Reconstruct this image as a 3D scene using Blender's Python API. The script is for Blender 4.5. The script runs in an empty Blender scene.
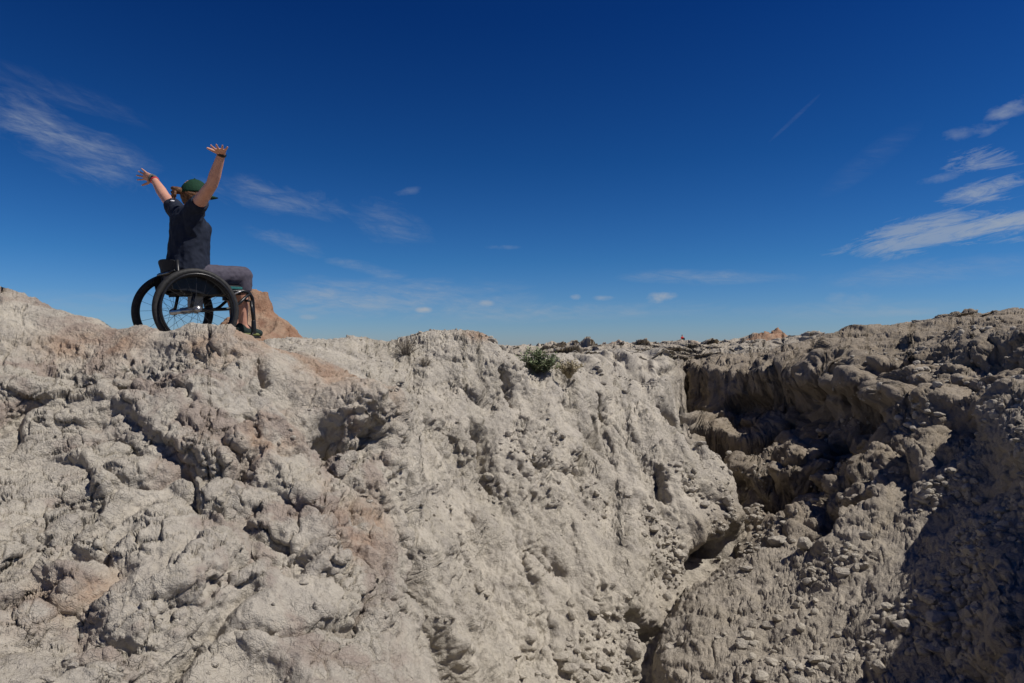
import bpy, bmesh, math, random, sys
import numpy as np
from mathutils import Vector, Matrix
random.seed(7)
F32 = np.float32
C = bpy.context.scene.collection
scene = bpy.context.scene

# ---------------------------------------------------------------- noise
_rs = np.random.RandomState(11)
_perm = _rs.permutation(4096).astype(np.int32)
_g = _rs.normal(size=(4096, 3)); _g /= np.linalg.norm(_g, axis=1)[:, None]
_g = _g.astype(F32)
_jit = _rs.rand(4096, 3).astype(F32)
def _hash(i, j, k):
    h = _perm[(i & 4095)]
    h = _perm[(h + j) & 4095]
    return _perm[(h + k) & 4095]
def _chunks(fn, P, n_out=1, size=120000):
    outs = [np.empty(len(P), F32) for _ in range(n_out)]
    for s in range(0, len(P), size):
        r = fn(P[s:s+size])
        if n_out == 1: outs[0][s:s+size] = r
        else:
            for o, q in zip(outs, r): o[s:s+size] = q
    return outs[0] if n_out == 1 else outs
def _perlin(P):
    I = np.floor(P).astype(np.int32); f = (P - I).astype(F32)
    w = f*f*f*(f*(f*6-15)+10)
    res = 0
    for dx in (0, 1):
        wx = w[:, 0] if dx else 1-w[:, 0]
        for dy in (0, 1):
            wy = w[:, 1] if dy else 1-w[:, 1]
            for dz in (0, 1):
                wz = w[:, 2] if dz else 1-w[:, 2]
                g = _g[_hash(I[:, 0]+dx, I[:, 1]+dy, I[:, 2]+dz)]
                res = res + wx*wy*wz*(g[:, 0]*(f[:, 0]-dx)+g[:, 1]*(f[:, 1]-dy)+g[:, 2]*(f[:, 2]-dz))
    return res*1.5
def perlin(P, s=1.0, off=0.0):
    s = np.asarray(s, F32)
    return _chunks(_perlin, (P*s+F32(off)).astype(F32))
def fbm(P, s, octv=4, off=0.0, gain=.5):
    r = 0; a = 1.0
    for o in range(octv):
        r = r + a*perlin(P, np.asarray(s)*(2.03**o), off+17.3*o); a *= gain
    return r
def ridged(P, s, octv=3, off=0.0, gain=.5):
    r = 0; a = 1.0
    for o in range(octv):
        r = r + a*(1-2.2*np.sqrt(perlin(P, np.asarray(s)*(2.07**o), off+9.1*o)**2+F32(.0025))); a *= gain
    return r
def _worley(P):
    I = np.floor(P).astype(np.int32); f = (P - I).astype(F32)
    f1 = np.full(len(P), 9, F32); f2 = np.full(len(P), 9, F32); idv = np.zeros(len(P), np.int32); ox = oy = oz = np.zeros(len(P), F32)
    for dx in (-1, 0, 1):
        for dy in (-1, 0, 1):
            for dz in (-1, 0, 1):
                h = _hash(I[:, 0]+dx, I[:, 1]+dy, I[:, 2]+dz)
                j = _jit[h]
                d = (j[:, 0]+dx-f[:, 0])**2+(j[:, 1]+dy-f[:, 1])**2+(j[:, 2]+dz-f[:, 2])**2
                closer = d < f1
                f2 = np.where(closer, f1, np.minimum(f2, d))
                idv = np.where(closer, h, idv); ox = np.where(closer, f[:, 0]-dx-j[:, 0], ox); oy = np.where(closer, f[:, 1]-dy-j[:, 1], oy); oz = np.where(closer, f[:, 2]-dz-j[:, 2], oz)
                f1 = np.where(closer, d, f1)
    g = _g[(idv*7+13) & 4095]; return np.sqrt(f1), np.sqrt(f2), idv.astype(F32)/4096, (g[:, 0]*ox+g[:, 1]*oy+g[:, 2]*oz).astype(F32)
def worley(P, s=1.0, off=0.0, tilt=False):
    r = _chunks(_worley, (P*np.asarray(s, F32)+F32(off)).astype(F32), 4); return r if tilt else r[:3]
def sstep(a, b, x):
    t = np.clip((x-a)/(b-a), 0, 1); return t*t*(3-2*t)

# ---------------------------------------------------------------- lie of the land
FPX, HV = 683.0, 345.0          # survey: bearings read off a 24 mm view, heights relative to eye level
# (u, v, depth)
S = """
-60 300 4.3; 0 289 4.8; 60 308 4.95; 105 320 4.95; 140 328 4.85; 190 328 4.75; 225 330 4.72; 250 343 4.75; 268 348 4.9
-60 400 3.8; 0 400 4.0; 0 500 3.3; 0 600 2.75; 0 683 2.4; -60 600 2.6; 0 760 2.0; 150 760 2.05; 300 760 2.2; 420 760 2.9
80 360 4.5; 150 370 4.45; 210 370 4.4; 80 430 3.95; 150 440 3.9; 150 520 3.35; 150 600 2.85; 150 683 2.45
215 420 4.1; 250 400 4.35; 250 470 3.8; 250 540 3.35; 250 610 2.95; 250 683 2.6
290 360 4.85; 330 385 4.75; 365 395 4.75; 388 402 4.95; 385 425 4.8; 345 450 4.35; 320 470 4.15; 330 520 3.75; 330 600 3.15; 330 683 2.8
375 520 3.95; 392 560 3.75; 400 620 3.4; 405 683 3.1
395 470 5.2; 400 430 5.8; 420 520 5.0; 425 560 4.6; 435 620 4.2; 440 683 3.9; 480 760 3.6
300 340 7.0; 345 338 7.6; 400 338 8.0; 420 334 8.0; 450 332 8.0; 485 334 8.0; 497 345 8.1; 512 355 8.2; 530 374 8.3
300 350 6.0; 345 355 6.4; 380 372 6.4; 400 390 6.8; 430 365 7.6; 470 365 7.7; 440 420 6.9; 490 400 7.4; 510 430 7.1; 480 460 6.5
480 520 5.9; 470 580 5.3; 480 640 4.85; 490 690 4.6; 540 410 7.8; 560 460 7.3; 550 520 6.6; 545 580 6.0; 550 640 5.5; 560 690 5.2
570 380 9.0; 600 378 10; 640 385 10.3; 668 402 10.2; 672 432 9.6; 700 452 9.2; 722 475 8.9; 728 500 8.7; 720 530 8.2; 697 556 7.7
610 430 8.7; 640 450 8.6; 600 500 7.4; 650 500 7.8; 690 505 8.1; 620 560 6.7; 665 560 7.1; 610 620 6.1; 640 610 6.45; 600 683 5.5; 640 683 5.55
648 655 5.9; 690 575 7.35; 715 560 7.9; 735 545 8.4; 745 525 9.2
670 640 5.95; 700 600 6.4; 750 570 6.9; 760 600 6.4; 800 575 6.6; 700 683 5.3; 760 650 5.6; 800 683 4.9; 830 620 5.7; 850 560 6.3; 880 520 6.6; 840 520 6.9; 905 505 6.75; 915 560 5.9; 880 620 5.3; 870 683 4.7
780 545 7.6; 740 510 9.6; 770 500 9.2; 800 520 8.0; 745 480 10.5; 790 470 9.6; 830 480 8.2
700 395 15; 715 440 13; 690 420 14; 735 450 12; 690 370 16; 730 372 15.5; 760 385 13.5; 770 430 10.9; 800 385 12.3; 800 430 10.2; 835 440 9.0; 840 400 10.6; 830 370 12.0
870 385 9.8; 860 430 8.6; 870 360 10.8; 900 380 9.0; 890 430 8.2; 900 442 7.3; 950 445 6.9; 940 480 6.6; 885 480 7.2; 940 425 7.5; 950 380 8.2; 985 390 7.6
1000 430 6.5; 980 500 6.0; 960 560 5.3; 930 620 4.8; 920 683 4.4; 980 640 4.3; 1000 560 4.9; 1024 500 4.9; 1024 440 5.6; 1024 600 4.1; 1024 683 3.6
1024 396 6.8; 1024 350 8.2; 1024 328 9.8; 980 340 9.5; 980 328 11; 940 350 10; 930 335 12; 900 350 11.5; 880 342 13.5; 850 352 13; 800 356 14.5; 760 358 17; 720 358 19; 700 355 22; 900 333 17; 960 325 16; 1024 318 15; 1024 316 25
800 347 24; 850 340 22; 750 347 35; 700 347 45; 650 348 40; 600 349 40; 560 350 40; 520 352 40; 560 356 24; 600 354 24; 650 352 24; 520 358 22; 860 343 45; 940 334 40; 1000 325 45
810 372 12.4; 840 366 12.2; 870 370 11.6; 810 392 11.7; 840 396 11.2; 868 392 10.9; 845 412 11.3; 850 428 10.6; 915 376 9.9; 950 372 9.4; 985 376 8.9; 920 406 8.9; 955 408 8.5; 985 406 8.1; 900 424 9.1; 950 424 8.7; 880 345 12.8; 890 378 11.6
900 437 7.9; 950 437 7.4; 981 440 7.0; 884 500 6.75; 872 500 6.9; 858 515 7.1; 845 545 7.3; 826 560 7.4; 805 520 8.2; 822 492 8.6; 834 420 10.3; 858 436 9.9; 850 470 8.9; 800 440 10.6; 757 407 12.2; 790 404 12; 757 432 11.2; 784 440 10.8; 762 474 10.5; 786 474 10.1; 792 525 8.4; 735 528 8.9; 700 385 15.2; 692 437 12.6; 712 462 12.6; 726 470 12.2
545 369 13; 575 373 12.5; 600 368 14.5; 630 366 15.5; 660 368 15.5; 560 366 17; 520 366 17; 600 362 19; 650 360 19; 
"""
# hidden or out-of-view ground: (bearing u, height z, depth)
HID = """
-60 0.25 6; 0 0.2 6.2; 100 -0.02 5.6; 130 -0.03 5.0; 190 -0.03 5.0; 230 -0.04 5.0; 262 -0.05 5.35; 190 -0.04 5.8; 250 -0.06 6; 120 -0.2 8; 0 -0.3 9; 200 -0.5 9; 280 -0.2 9; 100 -1 14; 250 -0.6 12; 0 -1.2 16
-300 0.7 4.8; -300 0.1 3; -300 0.2 8; -300 -1.2 18; -900 0.6 4; -1800 -0.6 2.5; 
350 -0.4 9.5; 450 -0.5 9.5; 500 -0.9 9.8; 430 -0.9 14; 330 -0.9 14; 500 -0.6 13; 300 -1.0 30; 0 -1.0 40; 150 -1.2 25; 400 -1.0 40; 450 -1 20
690 -3.3 10; 710 -3.0 9.4; 720 -2.9 9.9; 680 -3.2 12; 660 -2.6 14; 650 -1.6 12.2; 620 -0.9 12.0; 640 -1.2 14
1150 -0.1 4.6; 1110 -0.7 4.1; 1090 -.5 4.9; 1250 0.05 4.5; 1170 .1 3.9; 1330 .25 3.4; 1120 -.15 5.2; 1140 -.9 3.3; 1150 -0.4 5.6; 1130 -.45 6.3; 1300 -0.25 3.0; 1500 -0.1 3.5; 1500 0.1 6; 1800 0 4; 1200 -0.7 3.2; 1100 -1.6 3.0; 1150 -1.5 2.4; 1250 -0.8 2.3; 1600 -0.5 1.9; 1250 0.1 8; 1250 0.3 12; 1800 0.1 9; 1250 0.3 30; 1800 0.3 30
500 -1.75 3.0; 600 -2.3 3.4; 700 -2.4 3.6; 820 -2.3 3.4; 920 -2.1 3.1; 420 -1.6 2.2; 520 -1.65 1.6; 150 -1.5 1.7; 300 -1.55 1.4; 700 -1.75 1.7; 900 -1.8 2.1; 1200 -1.6 1.3; -300 -1.2 1.7; -300 -0.3 2.5
0 -0.9 200; 250 -0.9 200; 500 -0.9 200; 750 -0.5 200; 1000 0.2 200; 1500 0.2 200; -600 -0.9 200
0 -1 1500; 500 -1 1500; 1000 -1 1500; 2000 -1 1500; -1000 -1 1500; 0 -1 5000; 500 -1 5000; 1000 -1 5000; 2000 -1 5000; -1000 -1 5000; 250 -1 700; 750 -1 700
"""
def _parse(t):
    return [tuple(float(q) for q in e.split()) for l in t.strip().splitlines() for e in l.split(';') if e.strip()]
pts = []
for u, v, Y in _parse(S):
    tx = (u-512)/FPX; pts.append((math.atan(tx), Y*math.hypot(1, tx), (HV-v)/FPX*Y))
for u, z, Y in _parse(HID):
    tx = (u-512)/FPX; pts.append((math.atan(tx), Y*math.hypot(1, tx), z))
for a in (-120, -150, 180, 150, 120, 100, -100):
    for r, z in ((1.5, -1.6), (4, -1.2), (12, -.8), (60, -.9), (1500, -1)): pts.append((math.radians(a), r, z))
pts = np.array(pts)
KL = 0.62
def coords(th, r): return np.stack([th, np.log(r)*KL], -1)
XC = coords(pts[:, 0], pts[:, 1]); QC = pts[:, 2]/pts[:, 1]
def kern(A, B):
    d = A[:, None, :]-B[None]; return np.sqrt((d**2).sum(-1)+1e-4)
n = len(XC)
A = np.zeros((n+3, n+3)); A[:n, :n] = kern(XC, XC) - 2e-3*np.eye(n)
A[:n, n] = 1; A[n, :n] = 1; A[:n, n+1:] = XC; A[n+1:, :n] = XC.T
sol = np.linalg.solve(A, np.concatenate([QC, [0, 0, 0]]))
TG = np.concatenate([np.linspace(-math.pi, -.85, 50)[:-1], np.linspace(-.85, .85, 420), np.linspace(.85, math.pi, 50)[1:]])
LG = np.concatenate([np.linspace(math.log(.5), math.log(30), 520), np.linspace(math.log(30), math.log(4000), 60)[1:]])
gt, gl = np.meshgrid(TG, LG, indexing='ij')
G = np.stack([gt.ravel(), gl.ravel()*KL], -1)
QG = np.concatenate([kern(G[s:s+20000], XC) @ sol[:n] + sol[n] + G[s:s+20000] @ sol[n+1:] for s in range(0, len(G), 20000)]).reshape(gt.shape)
def base_z(th, r):
    r = np.maximum(r, .6)
    i = np.interp(th, TG, np.arange(len(TG))); j = np.interp(np.log(r), LG, np.arange(len(LG)))
    i0 = np.clip(i.astype(int), 0, len(TG)-2); j0 = np.clip(j.astype(int), 0, len(LG)-2); fi = i-i0; fj = j-j0
    q = (QG[i0, j0]*(1-fi)+QG[i0+1, j0]*fi)*(1-fj)+(QG[i0, j0+1]*(1-fi)+QG[i0+1, j0+1]*fi)*fj
    return q*r
RIMY = [7.8, 8.9, 10, 11, 12.6, 13.5, 14.8, 15.5, 16, 16.8, 18]; RIMX = [4.6, 5.2, 5.4, 5.7, 5.85, 5.65, 5.3, 4.9, 4.45, 4.1, 4.2]
def canyon(x, Y, z):
    """the canyon cut: near-vertical right wall down to a narrow floor"""
    Q_ = np.stack([x*.35, Y, 0*x], -1).astype(F32); Q2 = np.stack([x, Y, 0*x], -1).astype(F32)
    gx = gully_x(Y); rx = np.interp(Y, RIMY, RIMX)+.80*perlin(Q_, .85, 301)+.35*perlin(Q2, 1.7, 302); rx = np.maximum(rx, gx+.5); t = np.clip((x-gx)/(rx-gx), 0, 1.3)
    fz = np.interp(Y, [7.5, 8.6, 10, 12, 14, 16, 18], [-2.7, -3.0, -3.3, -3.2, -2.8, -2.0, -.9])
    rz = np.interp(Y, [8, 10, 12, 16, 18], [-.9, -.65, -.45, -.55, -.6])
    pw = 2.3+1.7*perlin(Q2, .6, 303); kn = .60*sstep(.12, .36, perlin(Q2, .85, 305)+.15)*np.clip(1-t, 0, 1); zt = fz+(rz-fz)*np.clip(np.clip(t, 0, 1)**pw+kn, 0, 1)+np.where(t > 1, (t-1)*4, 0)
    k = sstep(7.9, 9.0, Y)*(1-sstep(16.5, 18, Y))*(t > 0)*(x > gx-.02)
    return np.where(zt < z, z+(zt-z)*k, z)
def px(u, Y): return (u-512)/FPX*Y
CH = (-2.45, 5.36)            # where the wheelchair stands
def gully_x(Y): return np.interp(Y, [0, 3.5, 5.6, 6.6, 7.7, 8.6, 9.6, 12, 14.5, 18, 30], [.3, .7, 1.1, 1.4, 2.15, 2.95, 3.1, 3.2, 3.7, 4.2, 6])
def masks(x, Y):
    near = 1-sstep(-.25, .25, x-np.interp(Y, [2, 3, 4, 4.8, 5.4, 6], [-.3, -.45, -.62, -.9, -1.6, -2.6]))
    near = near*(1-sstep(5.6, 6.6, Y))*(Y > 0)
    right = sstep(-.3, .3, x-gully_x(Y))*(1-sstep(16, 24, Y))
    chair = np.maximum(np.exp(-(((x-CH[0])/.85)**2+((Y-CH[1])/.50)**2)**2), .55*np.exp(-(((x+2.3)/1.0)**2+((Y-4.8)/.3)**2)**2))
    far = sstep(13, 24, np.hypot(x, Y))
    return near, right, chair, far
RED = []
def bump_hills(x, Y, z):
    """buttes and mounds rising from the plateau; returns height and how red each spot is"""
    red = np.zeros_like(z); P = np.stack([x, Y, 0*z], -1)
    wob = None
    # butte behind the chair
    m = (x > -9) & (x < -1) & (Y > 9) & (Y < 20)
    if m.any():
        xx, yy = x[m]-px(252, 14), Y[m]-14.2
        w = fbm(P[m], 1.1, 3, 3)*.22
        d = np.hypot(xx*(1+.25*(xx < 0)), yy*.8)+w*.55
        h = 1.66*np.exp(-(np.maximum(d-.1, 0)/1.35)**1.3)+.30*(1-sstep(.15, .26, np.hypot(xx*.8+.0, yy)+w*.25))
        h = np.maximum(h-.06, 0)*.93
        z = z.copy(); z[m] = z[m]+h; red[m] = sstep(.03, .2, h)
    # red mounds on the horizon
    for (u, v, Y0, sx, sy, pw, rd) in [(778, 324, 60, 2.1, 2.5, 1.5, 1), (765, 329, 59, 3.2, 2.5, 2, 1), (745, 337, 58, 2.6, 2, 2, 1), (818, 328, 66, 1.7, 3, 1.5, .9), (836, 328, 66, 2.0, 3, 1.6, .9), (860, 329, 70, 3.2, 3, 2, .7),
                              (910, 320, 60, 3.4, 4, 3, .35), (945, 319, 62, 1.9, 4, 3.5, .35), (890, 328, 55, 3, 3, 2, .9), (600, 346, 95, 4, 3, 2, .8), (583, 345, 150, 3.2, 3, 2, .9), (563, 347, 150, 2.2, 3, 2, .9), (603, 344, 120, 3.0, 3, 2.5, .5), (640, 344, 90, 5, 3, 3, .3), (655, 342, 75, 6, 3, 3, .3), (700, 343, 85, 7, 4, 4, .3), (515, 347, 170, 3, 3, 2, .8), (542, 348, 190, 2.2, 3, 2, .8)]:
        x0 = px(u, Y0); m = (np.abs(x-x0) < sx*3) & (np.abs(Y-Y0) < sy*5)
        if not m.any(): continue
        top = (HV-v)/FPX*Y0 + 1.0 - .3
        w = ridged(P[m], .45, 3, u)*.18
        d = np.hypot((x[m]-x0)/sx, (Y[m]-Y0)/sy)*1.1+w*.5
        h = top*np.exp(-np.maximum(d, 0)**pw)
        z = z.copy(); z[m] = np.maximum(z[m], -1.0+h*1.05); red[m] = np.maximum(red[m], rd*sstep(.08, .3, h/top))
    return z, red
def ledge_phase(P):
    Y = P[:, 1]; Q = P*np.array([1, 1, 0], F32)
    ph = np.log(np.maximum(Y, 1))*5.2+1.6*perlin(Q, [.16, .05, 1], 401)+.5*perlin(Q, [.6, .25, 1], 402)
    return ph-np.floor(ph), sstep(14.5, 17, Y)*(1-sstep(80, 140, Y))*.016*np.minimum(Y, 60)*(.25+1.0*sstep(-.3, .3, perlin(Q, .22, 403)))
def height(th, r, full=True):
    x = r*np.sin(th); Y = r*np.cos(th)
    z = base_z(th, r)
    sh = z.shape; x = x.ravel(); Y = Y.ravel(); z = z.ravel()
    near, right, chair, far = masks(x, Y)
    P = np.stack([x, Y, 0*x], -1).astype(F32)
    z = canyon(x, Y, z)
    gw = (x-gully_x(Y)-.06*np.sin(Y*5)); z = z-.38*np.exp(-np.abs(gw/.26)**1.5)*sstep(4.4, 5.4, Y)*(1-sstep(8.2, 9, Y))
    z = z+.062*np.exp(-(((x+2.4)/1.1)**2)**2-((Y-4.72)/.22)**2)
    # ledged far plateau
    lo = fbm(P, [.09, .17, 1], 4, 5)
    lq = lo*4+.5*perlin(P, .5, 2); led = (np.floor(lq)+sstep(.55, 1, lq-np.floor(lq)))/4
    z = z + far*sstep(16, 30, Y)*(.85*led+.15*lo-.40)*np.clip(Y/50, .45, 2.0)*(1-.6*sstep(200, 900, Y))
    # mid ground relief
    mid = 1-near
    lim = np.clip(r.ravel()/9, .35, 1.4)
    slope2 = mid*(1-right)*(1-far)
    PX = P.copy()
    fl = ridged(P, [1.1, .45, 1], 2, 31)      # ribs and rills running down to the gully
    z = z + slope2*sstep(4.5, 7, r.ravel())*(.24*(fl-.45))*lim*(1-chair)*(1-.8*sstep(-.35, -.05, z))
    z = z + right*(.22*fbm(P, .55, 2, 55))*lim
    fr, la = ledge_phase(P)
    z = z + la*((.5-fr)+sstep(.88, .97, fr))
    z = z + far*(1-sstep(30, 60, Y))*.09*fbm(P, .9, 3, 12)
    z, red = bump_hills(x, Y, z)
    return z.reshape(sh), red.reshape(sh)

def build_grid(TH, NR, r0, r1, NS=2600):
    RS = np.exp(np.linspace(math.log(r0), math.log(r1), NS))
    T, R = np.meshgrid(TH, RS, indexing='ij')
    Z, RD = height(T, R)
    q = base_z(T, R)/R
    # put rows where the surface has area as well as where it runs away
    dq = np.abs(np.diff(q, axis=1)); dl = np.diff(np.log(RS))[None]*np.interp(RS[:-1], [1, 1.6, 14, 30, 90, 3000], [.02, .45, .5, .38, .22, .03])
    w = np.sqrt(dq**2+dl**2)*(.1+.9*sstep(-.75, -.58, q[:, 1:]/np.cos(np.clip(TH, -.7, .7))[:, None]))
    k = 25; ker = np.hanning(2*k+3)[1:-1]; ker /= ker.sum()
    wp = np.pad(w, ((k, k), (0, 0)), mode='edge'); w = sum(ker[i]*wp[i:i+len(w)] for i in range(2*k+1))
    cum = np.concatenate([np.zeros((len(TH), 1)), np.cumsum(w, 1)], 1); cum /= cum[:, -1:]
    t = np.linspace(0, 1, NR)
    idx = np.stack([np.interp(t, cum[i], np.arange(NS)) for i in range(len(TH))])
    i0 = np.clip(idx.astype(int), 0, NS-2); f = idx-i0; ii = np.arange(len(TH))[:, None]
    L = np.log(RS); rr = np.exp(L[i0]*(1-f)+L[i0+1]*f)
    zz = Z[ii, i0]*(1-f)+Z[ii, i0+1]*f; rd = RD[ii, i0]*(1-f)+RD[ii, i0+1]*f
    return np.stack([rr*np.sin(TH)[:, None], rr*np.cos(TH)[:, None], zz], -1), rd
def normals(V):
    a = np.gradient(V, axis=0); b = np.gradient(V, axis=1)
    nn = np.cross(a, b); nn /= np.linalg.norm(nn, axis=-1, keepdims=True)+1e-12
    nn[nn[..., 2] < 0] *= 1 if False else 1
    return nn.astype(F32)
def blur(a, k):
    ker = np.hanning(2*k+3)[1:-1]; ker /= ker.sum()
    p = np.pad(a, ((k, k), (0, 0)), mode='edge'); a = sum(ker[i]*p[i:i+a.shape[0]] for i in range(2*k+1))
    p = np.pad(a, ((0, 0), (k, k)), mode='edge'); return sum(ker[i]*p[:, i:i+a.shape[1]] for i in range(2*k+1))
def smooth_normals(V, k):
    n = normals(V); n = np.stack([blur(n[..., c], k) for c in range(3)], -1)
    return n/(np.linalg.norm(n, axis=-1, keepdims=True)+1e-9)
# (width, depth, polyline of bearings/heights) undercuts, slots and seams in the rock
SEAMS = [(.05, .13, '150 683 199 639 249 593'), (.055, .14, '190 468 215 476 240 468 253 455'), (.035, .09, '66 511 100 508 130 493 160 482 190 468'), (.035, .08, '80 560 105 562 133 541'), (.07, .14, '-20 432 0 426 33 405'),
         (.04, .09, '84 388 111 383 130 379 136 370'), (.035, .08, '194 343 200 360 226 376'), (.03, .08, '249 422 256 440'), (.035, .12, '262 358 265 382'), (.04, .10, '277 457 297 455'), (.10, .34, '332 440 352 446 375 436'), (.06, .14, '0 614 30 604 46 600'), (.03, .07, '60 683 100 672 128 668'),
         (.10, .28, '480 432 482 462 492 482'), (.09, .26, '578 450 584 476'), (.06, .16, '405 488 409 522'), (.06, .10, '540 548 562 572'), (.06, .14, '431 424 450 436'), (.05, .12, '430 352 452 360 470 357'), (.07, .16, '500 372 516 400'), (.06, .14, '470 392 478 402'), (.06, .14, '596 396 604 420'), (.06, .16, '655 470 662 500'), (.06, .14, '520 470 530 500'), (.05, .10, '420 600 424 640'), (.06, .1, '590 600 600 620'),
         (.14, .5, '688 568 700 556 722 540')]
BULGE = [(222, 445, .20, .07), (358, 408, .20, .12), (285, 430, .15, .06), (200, 610, .22, .07), (15, 390, .18, .08), (100, 480, .22, .05), (450, 345, .30, .06), (455, 405, .2, .10), (606, 480, .25, .12), (708, 500, .45, .20)]
CARVE_PTS = []
def carve(P, N):
    d = np.zeros(len(P), F32); uu = 512+P[:, 0]/np.maximum(P[:, 1], .01)*FPX; vv = HV-P[:, 2]/np.maximum(P[:, 1], .01)*FPX; ok = P[:, 1] > 1
    def hit(u, v):
        m = np.where(ok & (np.abs(uu-u) < 2.5) & (np.abs(vv-v) < 3))[0]
        return P[m[np.argmin(P[m, 1])]] if len(m) else None
    def g3(c, w): 
        q = ((P-c)**2).sum(1)/(w*w); return np.exp(-np.minimum(q, 30))
    for w, dep, s in SEAMS:
        a = [float(t) for t in s.split()]; pl = list(zip(a[::2], a[1::2])); cs = []
        for (u0, v0), (u1, v1) in zip(pl[:-1], pl[1:]):
            n = max(2, int(math.hypot(u1-u0, v1-v0)/4))
            for t in range(n+1):
                h = hit(max(u0+(u1-u0)*t/n, 3), min(v0+(v1-v0)*t/n, 679))
                if h is not None: cs.append(h)
        if not cs: continue
        cs = np.array(cs); m = np.where((np.abs(P-cs.mean(0)).max(1) < np.abs(cs-cs.mean(0)).max()+w*5))[0]; q = P[m]+.35*w*np.stack([perlin(P[m], 1.2/w*.25, 7+k) for k in range(3)], -1)
        a_ = np.zeros(len(m)); b_ = np.zeros(len(m))
        for c in cs:
            a_ = np.maximum(a_, np.exp(-(((q-c)/[w, w, w])**2).sum(1))); b_ = np.maximum(b_, np.exp(-(((q-c-[0, 0, 1.9*w])/(1.7*w))**2).sum(1)))
        d[m] += -dep*a_+.35*dep*b_*(1-a_)
    for u, v, w, h_ in BULGE:
        c = hit(u, v)
        if c is not None: d += h_*g3(c, w)
    return d
def displace(V, rd):
    NR = V.shape[1]
    sh = V.shape[:2]
    P = V.reshape(-1, 3).astype(F32); x, Y = P[:, 0], P[:, 1]; r = np.hypot(x, Y)
    near, right, chair, far = masks(x, Y); near = near.astype(F32)
    sl2 = (1-near)*(1-right)*(1-far); keep = (1-.97*chair)
    N = smooth_normals(V, 7).reshape(-1, 3)
    steep = 1-np.clip(N[:, 2], 0, 1)
    rdf = rd.ravel()
    crack = np.zeros(len(P), F32)
    warp = np.stack([fbm(P, 1.1, 3, o) for o in (1, 2, 3)], -1)
    # ---- big rounded boulder masses
    PB = P+warp*.5
    f1, f2, cid = worley(PB, [.85, .85, 1.25], 4)
    e = f2-f1
    prof = np.clip(1-f1**2*.9, 0, 1)*.6+.4*sstep(0, .22, e)
    d = near*(.13*(prof-.55)+.09*(cid-.5)*sstep(0, .12, e))
    # curved undercut seams: the ground steps inward below a wandering line
    sm = perlin(P+warp*.3, [.55, .55, 1.15], 140)*3.2; sf = sm-np.floor(sm)
    seam = sf-sstep(.86, .97, sf)
    d += near*.085*(seam-.42)*sstep(-.35, .15, perlin(P, .8, 141))
    f1b, f2b, cidb = worley(P+warp*.75, [.55, .55, .7], 21)
    prb = np.clip(1-f1b**2, 0, 1)*.7+.3*sstep(0, .2, f2b-f1b)
    d += right*(1-far)*(.27*(prb-.5)+.11*(cidb-.5)*sstep(0, .1, f2b-f1b))*(.35+1.15*sstep(6.5, 9.5, r))*np.clip(r/9, .4, 1.2)*sstep(.02, .35, steep+.14)
    d += right*(.06*(prof-.5))
    # strata: hard bands overhang soft ones
    zz = P[:, 2]+.14*perlin(P, .7, 40)
    band = np.sin(zz*6.5+1.5*perlin(P, .35, 41))
    d += right*(1-far)*.09*np.sign(band)*np.abs(band)**.6*sstep(.15, .5, steep)
    d += near*.02*band*sstep(.25, .7, steep)
    zc = P[:, 2]+.16*perlin(P, .55, 45)+.06*perlin(P, 1.6, 46)
    capp = .14*sstep(-.86, -.78, zc)*(1-sstep(-.45, -.2, zc))-.16*sstep(-1.55, -1.1, zc)*(1-sstep(-.86, -.78, zc))
    d += right*(1-far)*capp*sstep(.12, .4, steep)*sstep(7.6, 8.6, r)*(1-.35*sstep(13, 17, r))
    # flutes and slots down the middle slope
    flu = ridged(P+warp*.15, [2.2, 1.3, .5], 2, 60)
    d += sl2*(.12*(flu-.3))*sstep(.12, .45, steep)
    fs1, fs2, cs = worley(P+warp*.3, [1.1, 1.1, .6], 33)
    d += sl2*(.16*(cs-.5)*sstep(0, .13, fs2-fs1)-.02*np.exp(-((fs2-fs1)/.06)**2))*sstep(-.05, .3, perlin(P, .6, 90)+.05)
    # caves weathered into soft rock under ledges
    cv = sstep(.30, .46, perlin(P+warp*.2, [.9, .9, 1.3], 150))
    d -= (sl2*.28+right*.4)*cv*sstep(.25, .5, steep)
    d += carve(P, N)
    d += far*.16*np.sign(np.sin(P[:, 2]*11+perlin(P, .3, 44)*2))*sstep(.1, .4, steep)*(1-sstep(60, 110, r))
    d += far*.10*fbm(P, [1.2, 1.2, 2.5], 3, 19)*(1-sstep(60, 200, r))
    d += (rdf > .2)*(r < 30)*(.10*ridged(P, [2.6, 2.6, .7], 3, 77)+.05*np.sin(P[:, 2]*17+2*perlin(P, 1.5, 78)))
    d = d*keep*(1-near*.7*sstep(-.3, .05, P[:, 2]))*(1-sl2*.75*sstep(-.35, -.05, P[:, 2]))*(1-right*.6*sstep(-.45, -.15, P[:, 2])*sstep(.5, .8, N[:, 2]))-.03*sstep(-.3, 0, P[:, 2])*(1-far)*(1-right)*keep
    fr, la = ledge_phase(P)
    d += right*(1-far)*.10*ridged(P+warp*.2, [2.4, 2.4, .55], 2, 415)*sstep(.3, .6, steep)*sstep(7.5, 9, r)
    P = P+N*d[:, None]; P[:, 1] -= 1.7*la*sstep(.92, .965, fr)*(1-sstep(.975, 1.0, fr)*.9)     # hard lips jut out over the soft layer below
    V = P.reshape(*sh, 3)
    V, rd = resample(V, rd, NR)
    P = V.reshape(-1, 3).astype(F32); x, Y = P[:, 0], P[:, 1]; r = np.hypot(x, Y)
    near, right, chair, far = masks(x, Y); near = near.astype(F32); sl2 = (1-near)*(1-right)*(1-far); keep = (1-.97*chair)
    # ---- medium
    N = smooth_normals(V, 3).reshape(-1, 3); steep = 1-np.clip(N[:, 2], 0, 1)
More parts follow.
